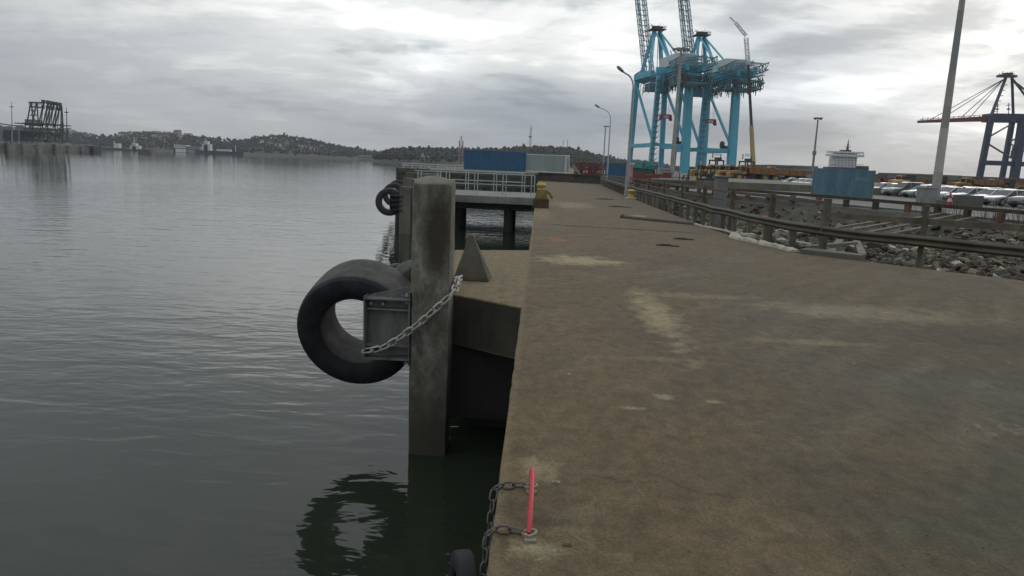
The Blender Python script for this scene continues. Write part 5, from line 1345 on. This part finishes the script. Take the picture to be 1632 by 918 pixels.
# ------------------------------------------------------------ ship behind the yard
Y = 500; t = empty('ship', (gx(1352, Y), Y, -2), 0, 'white ship superstructure with bridge wings rising behind the light blue container', 'ship')
def sbox(mb, xa, xb, yt, yb, dpt, Yc=Y):
    p0 = at((xa+xb)/2, yt, Yc); p1 = at((xa+xb)/2, yb, Yc); wdt = at(xb, yt, Yc).x-at(xa, yt, Yc).x
    mb.box((p0.x, Yc+dpt/2, (p0.z+p1.z)/2), (wdt, dpt, p0.z-p1.z))
q = MB(); sbox(q, 1333, 1367, 247.5, 268, 12); rel(q.build('deck_house', M['whitep'], t, bevel=.3), t)
q = MB(); sbox(q, 1325, 1378, 246, 249.5, 10, Y-2); sbox(q, 1325.5, 1377.5, 241.5, 244, 9, Y-1.5); sbox(q, 1336, 1366, 242, 246.5, 8, Y-1)
for i in range(9):
    a_ = at(1326+i*6.3, 244, Y-2); q.bar(a_, a_-Vector((0, 0, 1.6)), .3)
rel(q.build('bridge_deck', M['whitep'], t), t)
q = MB(); sbox(q, 1337, 1366, 244, 246, 8.4, Y-1.3)
for i in range(4):
    for j in range(6): sbox(q, 1336+j*5.4, 1337.6+j*5.4, 251+i*4, 252.4+i*4, 1, Y-.3)
rel(q.build('windows', M['glass'], t), t)
q = MB(); sbox(q, 1344, 1357, 239, 241.5, 6); q.tube([at(1350.5, 239, Y), at(1351.5, 231, Y), at(1352.5, 222, Y)], [1.0, .5, .15], 8); q.bar(at(1347, 234, Y), at(1356, 234.4, Y), .3); q.bar(at(1349, 230, Y), at(1354, 230.2, Y), .25); rel(q.build('mast', M['dark'], t), t)
q = MB(); sbox(q, 1328, 1385, 267, 292, 18, Y-3); sbox(q, 1368, 1385, 264.5, 268, 8, Y-3); 
q.bar(at(1324, 262, Y), at(1334, 262.6, Y), .3); q.bar(at(1366, 262.4, Y), at(1376, 262.6, Y), .3)
rel(q.build('hull', M['hull'], t), t)

# ============================================================ LEFT: jetty with loading arms
def P3(x, y, Y): return at(x, y, Y)
t = empty('oil_jetty', (-240, 360, -2), 0, 'long weathered concrete jetty with dark fender panels at the left edge', 'jetty')
a0 = Vector((-255, 270, 0)); a1 = Vector((at(155, 240, 392).x, 392, 0)); nj = Vector(((a1-a0).y, -(a1-a0).x, 0)).normalized()
q = MB(); dj = (a1-a0)
back = Vector((-60, 10, 0))
q.prism([(a0.x, a0.y), (a1.x, a1.y), (a1.x-14, a1.y+12), (a0.x-60, a0.y+40)], -3.5, 1.3); rel(q.build('deck', M['wallb'], t), t)
L = dj.length; u = dj.normalized(); nrm = Vector((u.y, -u.x, 0))
for i in range(13):
    s = 4+i*(L-6)/12; p = a0+u*s+nrm*.35; q = MB(); q.box((p.x, p.y, -.3+(i % 2)*.3), (1.0+(i % 3)*.8, 1.2, 3.6), math.atan2(u.y, u.x)); rel(q.build('fender_panel', M['dark' if i % 3 == 0 else 'wallb'], t), t)
q = MB(); p = a1-u*3; q.box((p.x, p.y, -.2), (6, 5, 3.8), math.atan2(u.y, u.x)); rel(q.build('end_block', M['dark'], t), t)
q = MB()
for i in range(40):
    p = a0+u*(i+.5)*L/40-nrm*1.5; q.bar((p.x, p.y, 1.3), (p.x, p.y, 2.4), .12)
for z in (1.9, 2.4): q.bar(a0+Vector((0, 0, z))-nrm*1.5, a1+Vector((0, 0, z))-nrm*1.5, .1)
rel(q.build('railing', M['steel'], t), t)
# steel tower carrying the arms
YJ = 395
t = empty('loading_arm_tower', (gx(70, YJ, 225), YJ, 1.9), 0, 'dark green steel tower full of loading arms on the jetty', 'tower')
G_ = M['darkgreen']
q = MB()
def pb(q, x0, y0, x1, y1, w, Ya=YJ, Yb=None): q.bar(at(x0, y0, Ya), at(x1, y1, Yb or Ya), w)
for xx in (40, 52, 64, 76, 88, 100):
    for Yy in (YJ, YJ+14): q.bar(Vector((gx(xx, Yy, 225), Yy, 1.9)), at(xx, 196, Yy), .45)
for yy in (197, 205, 214, 222):
    for Yy in (YJ, YJ+14): pb(q, 38, yy-1, 101, yy+2, .45, Yy)
for i in range(5):
    pb(q, 40+12*i, 222, 52+12*i, 205, .25); pb(q, 52+12*i, 222, 40+12*i, 205, .25); pb(q, 40+12*i, 214, 52+12*i, 198, .25, YJ+14)
rel(q.build('frame', G_, t), t)
q = MB(); q.box(at(69, 198.5, YJ+7), (at(101, 200, YJ).x-at(38, 200, YJ).x, 15, .5)); q.box(at(69, 212, YJ+7), (at(98, 200, YJ).x-at(42, 200, YJ).x, 14, .5)); rel(q.build('platform', M['dark'], t), t)
q = MB(); rnd = random.Random(8)
for _ in range(70):
    x, y = rnd.uniform(42, 99), rnd.uniform(200, 228); Yy = YJ+rnd.uniform(0, 14)
    if rnd.random() < .5: pb(q, x, y, x+rnd.uniform(-5, 5), y+rnd.uniform(-1, 1), rnd.uniform(.3, .8), Yy)
    else: pb(q, x, y, x+rnd.uniform(-.6, .6), y-rnd.uniform(3, 9), rnd.uniform(.3, .7), Yy)
rel(q.build('pipework', M['wallb'], t), t)
for i, xx in enumerate((69, 76, 80.5, 85, 91, 95.5)):
    q = MB(); yt = 160.5+i*.9; Yy = YJ-4+i*1.5
    pb(q, xx-7, 197, xx+.5, yt+3, .5, Yy); pb(q, xx-3.5, 197, xx-1, 176, .3, Yy); pb(q, xx-1, 176, xx+.5, yt, .5, Yy)
    q.box(at(xx, yt+1.5, Yy), (1.5, 1.1, 1.9)); q.box(at(xx-.5, yt+9, Yy), (1.2, .9, 1.6)); pb(q, xx+1.2, yt+2, xx+1.5, yt+13, .3, Yy)
    rel(q.build('loading_arm', G_, t), t)
q = MB()
pb(q, 46, 163.5, 70, 164, .9); pb(q, 47, 170, 70, 171.5, .8); pb(q, 46, 167, 70, 167.4, .3)
for a_, b_ in ((49, 43), (50, 53), (58, 52), (59, 61)): pb(q, a_, 164, b_, 196, .5)
for yy in (176, 184): pb(q, 47, yy, 60, yy+.5, .3)
pb(q, 50, 171, 58, 184, .25); pb(q, 58, 171, 49, 184, .25); pb(q, 51, 184, 60, 196, .25)
for a_, b_ in ((97.5, 97), (98.5, 101.5)): pb(q, a_, 168, b_, 214, .45)
for i in range(9): pb(q, 97.5-.02*i, 170+i*4.6, 98.7+.3*i, 173+i*4.6, .25); pb(q, 97.4, 170+i*4.6, 99+.28*i, 170+i*4.6, .25)
rel(q.build('gantry', G_, t), t)
q = MB(); sbox(q, 39, 54, 190, 200, 7, YJ+2); tag(q.build('control_cabin', paint('cabin_pinkish', (.22, .19, .17), .7), bevel=.2), 'small pinkish cabin on the jetty beside the loading arms', 'cabin')
for px, lb, c_ in ((18.5, 'thin light mast left of the loading arms', 'steel'), (106, 'thin grey light mast right of the loading arms', 'dark')):
    yb = 226; yt = 163 if px < 50 else 172; q = MB(); q.tube([at(px+1, yb, 380), at(px, yt, 380)], [.32, .14], 6); q.box(at(px, yt+7, 380), (1.6, 1.2, .5))
    tag(q.build('light_mast', M[c_]), lb, 'light mast', 'light masts on the jetty')
q = MB(); q.tube([at(-20, 194, 380), at(20, 200, 380), at(37, 200.5, 380)], .4, 6); q.bar(at(0, 201, 380), at(0, 228, 380), .4); q.bar(at(30, 202, 380), at(30, 228, 380), .4)
tag(q.build('pipe_bridge', M['shed2']), 'pale pipe bridge on the jetty running off the left edge', 'pipe')
q = MB(); sbox(q, 4, 37, 207, 228, 12, 396); tag(q.build('storage_tank', M['hull'], bevel=.2), 'dark blue grey block building on the jetty behind the left thin mast', 'building')

# lone dolphin, buoy
q = MB(); x, y = gx(235, 480), 480
q.prism([(x-4.6, y-3), (x+4.6, y-3), (x+4.6, y+3), (x-4.6, y+3)], -4, 1.0)
for i in range(8): q.box((x-4.2+i*1.2, y-3.1, -.4), (.5, .3, 3.2))
q.tube([(x-2, y, 1), (x-2, y, 2.6)], .25, 6); q.tube([(x+2.2, y, 1), (x+2.2, y, 2.2)], .3, 6); q.bar((x-2.5, y, 1.9), (x+2.5, y, 1.9), .15)
tag(q.build('mooring_dolphin', M['wallb']), 'lone weathered concrete dolphin in open water right of the jetty', 'dolphin')
q = MB(); x, y = gx(342, 430), 430; q.lathe([(0, -2.6), (.75, -2.4), (.75, -1.6), (.35, -1.3), (.22, .6), (.42, .8), (0, 1.5)], (x, y, 0), 14)
tag(q.build('buoy', M['dark'], smooth=40), 'small dark buoy floating in front of the moored tanker', 'buoy')

# ships and waterfront buildings on the far shore
YS = 855
def ship(xa, xb, name, lab, ht, sup, mast=None):
    t = empty(name, (gx((xa+xb)/2, YS), YS, -2), 0, lab, 'ship', 'ships along the far shore')
    A_, B_ = gx(xa, YS), gx(xb, YS); q = MB()
    q.prism([(A_, YS+3), (A_+3, YS), (B_-4, YS), (B_, YS+4), (B_-4, YS+9), (A_+3, YS+9)], -3.5, -2+ht); rel(q.build('hull', M['hull'], t), t)
    for s_ in sup:
        q = MB(); x0_, x1_, z1 = gx(s_[0], YS), gx(s_[1], YS), s_[2]
        q.box(((x0_+x1_)/2, YS+4.5, (z1+ht-2)/2), (x1_-x0_, 6, z1-ht+2)); q.box(((x0_+x1_)/2, YS+1.4, z1-1), ((x1_-x0_)*.8, .2, .6)); rel(q.build('deck_house', M['whitep'], t), t)
    for mx, mz in (mast or []):
        q = MB(); q.tube([(gx(mx, YS), YS+4, 0), (gx(mx, YS), YS+4, mz)], .45, 6); rel(q.build('mast', M['whitep'], t), t)
ship(309, 386, 'tanker', 'long dark tanker with white superstructure moored at the far shore', 4.0, [(322, 335, 9.5), (325, 331, 13), (345, 366, 4.2)], [(374, 9), (327, 16)])
ship(197, 245, 'cargo_ship', 'small vessel with white deckhouse moored left of the long tanker', 2.0, [(208, 222, 4.5), (211, 217, 7)], [(213, 14)])
ship(157, 198, 'barge', 'low dark barge moored beyond the end of the jetty', 2.6, [(182, 190, 6.0)], [(181, 9)])
for xa, xb, z1, lb, mt in ((278, 298, 7.5, 'white waterfront building left of the tanker', 'housew'), (297, 319, 6.2, 'grey long waterfront hall beside the white building left of the tanker', 'shed2'), (265, 280, 4.0, 'small pale waterfront hall at the foot of the hill', 'shed2')):
    x0_, x1_ = gx(xa, 880), gx(xb, 880); t = empty('waterfront_hall', ((x0_+x1_)/2, 880, 0), 0, lb, 'building', 'halls on the far shore')
    q = MB(); q.box(((x0_+x1_)/2, 886, (z1-1.5)/2), (x1_-x0_, 10, z1+1.5)); rel(q.build('wall', M[mt], t), t)
    q = MB(); q.box(((x0_+x1_)/2, 880.9, z1*.45), ((x1_-x0_)*.92, .25, .9)); q.box(((x0_+x1_)/2, 880.9, z1*.8), ((x1_-x0_)*.92, .25, .7)); rel(q.build('windows', M['roofd'], t), t)
# houses on the hillsides
HS = [(108, 207, 9, 5), (100, 212, 8, 4), (118, 214, 10, 4), (130, 216, 10, 4), (140, 219, 7, 4), (184, 222, 8, 4), (196, 218, 12, 4), (202, 221, 9, 5), (212, 216, 9, 4), (240, 213, 11, 5), (250, 212, 12, 5), (258, 214, 11, 5), (266, 213, 12, 5), (274, 214, 9, 5),
      (246, 221, 6, 6), (253, 224, 6, 5), (259, 222, 7, 5), (266, 221, 6, 5), (288, 221, 8, 6), (283, 213, 10, 9), (300, 214, 13, 3), (231, 224, 8, 4), (418, 229, 5, 5), (430, 233, 5, 6), (444, 236, 8, 6), (448, 239, 6, 4), (482, 237, 13, 4), (490, 230, 12, 3), (500, 239, 9, 4), (532, 246, 5, 4),
      (586, 243, 12, 3), (603, 243, 13, 3), (565, 245, 10, 3), (585, 252, 20, 2)]
HW = ('white walled house with brown roof', 'pale grey house with dark roof', 'cream house with low roof', 'small light house among trees')
for i, (px, py, w_, h_) in enumerate(HS):
    Y = SHORE+6
    while Y < 1240:
        X = at(px, py, Y).x
        if hillz(RIDGE, X, Y, SHORE, 1250, 9)+1.5 > at(px, py, Y).z: break
        Y += 6
    X = at(px, py, Y).x; z = max(hillz(RIDGE, X, Y, SHORE, 1250, 9), at(px, py, Y).z-4); wd = w_*1.0; hh = h_*.8+2.6
    near = 'above the tanker' if 300 > px > 225 else ('above the barge' if px < 225 else ('low on the far hill right of the tanker' if px < 520 else 'near the far shore end'))
    t = empty('hillside_house', (X, Y, z), random.uniform(-.3, .3), '%s, %s' % (HW[i % 4], near), 'house', 'small houses on the far hill')
    q = MB(); q.box((0, 0, hh/2-1), (wd, 8, hh)); q.build('wall', (M['housew'], M['shed2'], M['housew'], M['shed2'])[i % 4], t)
    q = MB(); q.prism([(-4.6, hh-1), (0, hh+.7), (4.6, hh-1)], -wd/2-.3, wd/2+.3, lambda v: Vector((v.z, v.x, v.y))); q.build('roof', (M['houser'], M['roofd'])[i % 2], t)
    q = MB()
    for k in range(max(2, int(wd/3))): q.box((-wd/2+1.5+k*3, -4.05, hh-2.6), (1.0, .1, 1.1))
    q.build('windows', M['roofd'], t)
# chapel-like building on the near hill
X, Y = gx(683, 640), 640; t = empty('shore_building', (X, Y, 0), 0, 'white building with little tower at the foot of the near hill', 'building')
q = MB(); q.box((X, Y-6, 2.5), (11, 6, 4)); q.box((X-4.6, Y-6.5, 5.0), (1.8, 2.2, 4.5)); rel(q.build('wall', M['shed2'], t), t)
q = MB(); q.box((X, Y-6, 4.7), (12, 7, .5)); rel(q.build('roof', M['housew'], t), t)
# masts on the near hill and the shore
def lattice_mast(px, yb, yt, Y, w, label, mat):
    q = MB(); a_ = at(px, yb, Y); b_ = Vector((a_.x, Y, at(px, yt, Y).z)); a_ = a_-Vector((0, 0, 6)); lattice(q, a_, b_, w, w, max(6, int((b_-a_).length/3)), w*.13, (1, 0, 0)); q.bar(b_, b_+Vector((0, 0, 3)), w*.3)
    tag(q.build('lattice_mast', mat), label, 'mast', 'masts beyond the quay')
lattice_mast(734, 260, 224, 500, 2.4, 'pale reddish lattice mast left of the dark blue container', paint('mast_pale_red', (.30, .24, .23), .7))
lattice_mast(845, 232, 203, 830, 1.6, 'dark antenna mast on the near hill above the grey container', M['roofd'])
q = MB(); p = at(845, 218, 830); q.box(p, (3.4, 2, 1.4)); tag(q.build('antenna_platform', M['roofd']), 'small platform around the antenna mast on the near hill', 'platform')
for px, yt, lb in ((897, 223, 'first thin pole on the near hill above the red frames'), (904, 222, 'second thin pole on the near hill above the red frames'), (921, 230, 'third thin pole on the near hill above the red frames'), (52, 196, '')):
    if not lb: continue
    q = MB(); a_ = at(px, 240, 820); q.tube([a_, Vector((a_.x, 820, at(px, yt, 820).z))], .35, 5); tag(q.build('pole', M['shed2']), lb, 'pole', 'thin poles on the near hill')

# ------------------------------------------------------------ air
hb = MB(); hb.box((0, 1170, 52), (4760, 2640, 120))
hm = bpy.data.materials.new('haze'); hm.use_nodes = True; tt = hm.node_tree
for n in list(tt.nodes):
    if n.type == 'BSDF_PRINCIPLED': tt.nodes.remove(n)
pv = tt.nodes.new('ShaderNodeVolumePrincipled'); pv.inputs['Color'].default_value = (.82, .88, .94, 1); pv.inputs['Density'].default_value = .00016
pv.inputs['Anisotropy'].default_value = .2
tt.links.new(pv.outputs[0], tt.nodes['Material Output'].inputs['Volume'])
HAZE = True
if HAZE: tag(hb.build('haze', hm), kind='stuff')
# grit scattered over the near deck
gm = MB(); rg = random.Random(21)
for _ in range(650):
    y = 2.4+rg.random()**1.6*12; x = rg.uniform(-.1, min(5.3, y*.75)); r = rg.choice((.0025, .003, .004, .005, .0065))
    random.seed(rg.random()); gm.rock((x, y, r*.4), r, (1, .8, .6))
tag(gm.build('grit', paint('grit_stone', (.20, .18, .14), .9, .9, 9, 0, (.05, .045, .035))), 'loose grit and crumbs of stone scattered on the near deck', 'grit', None, 'stuff')
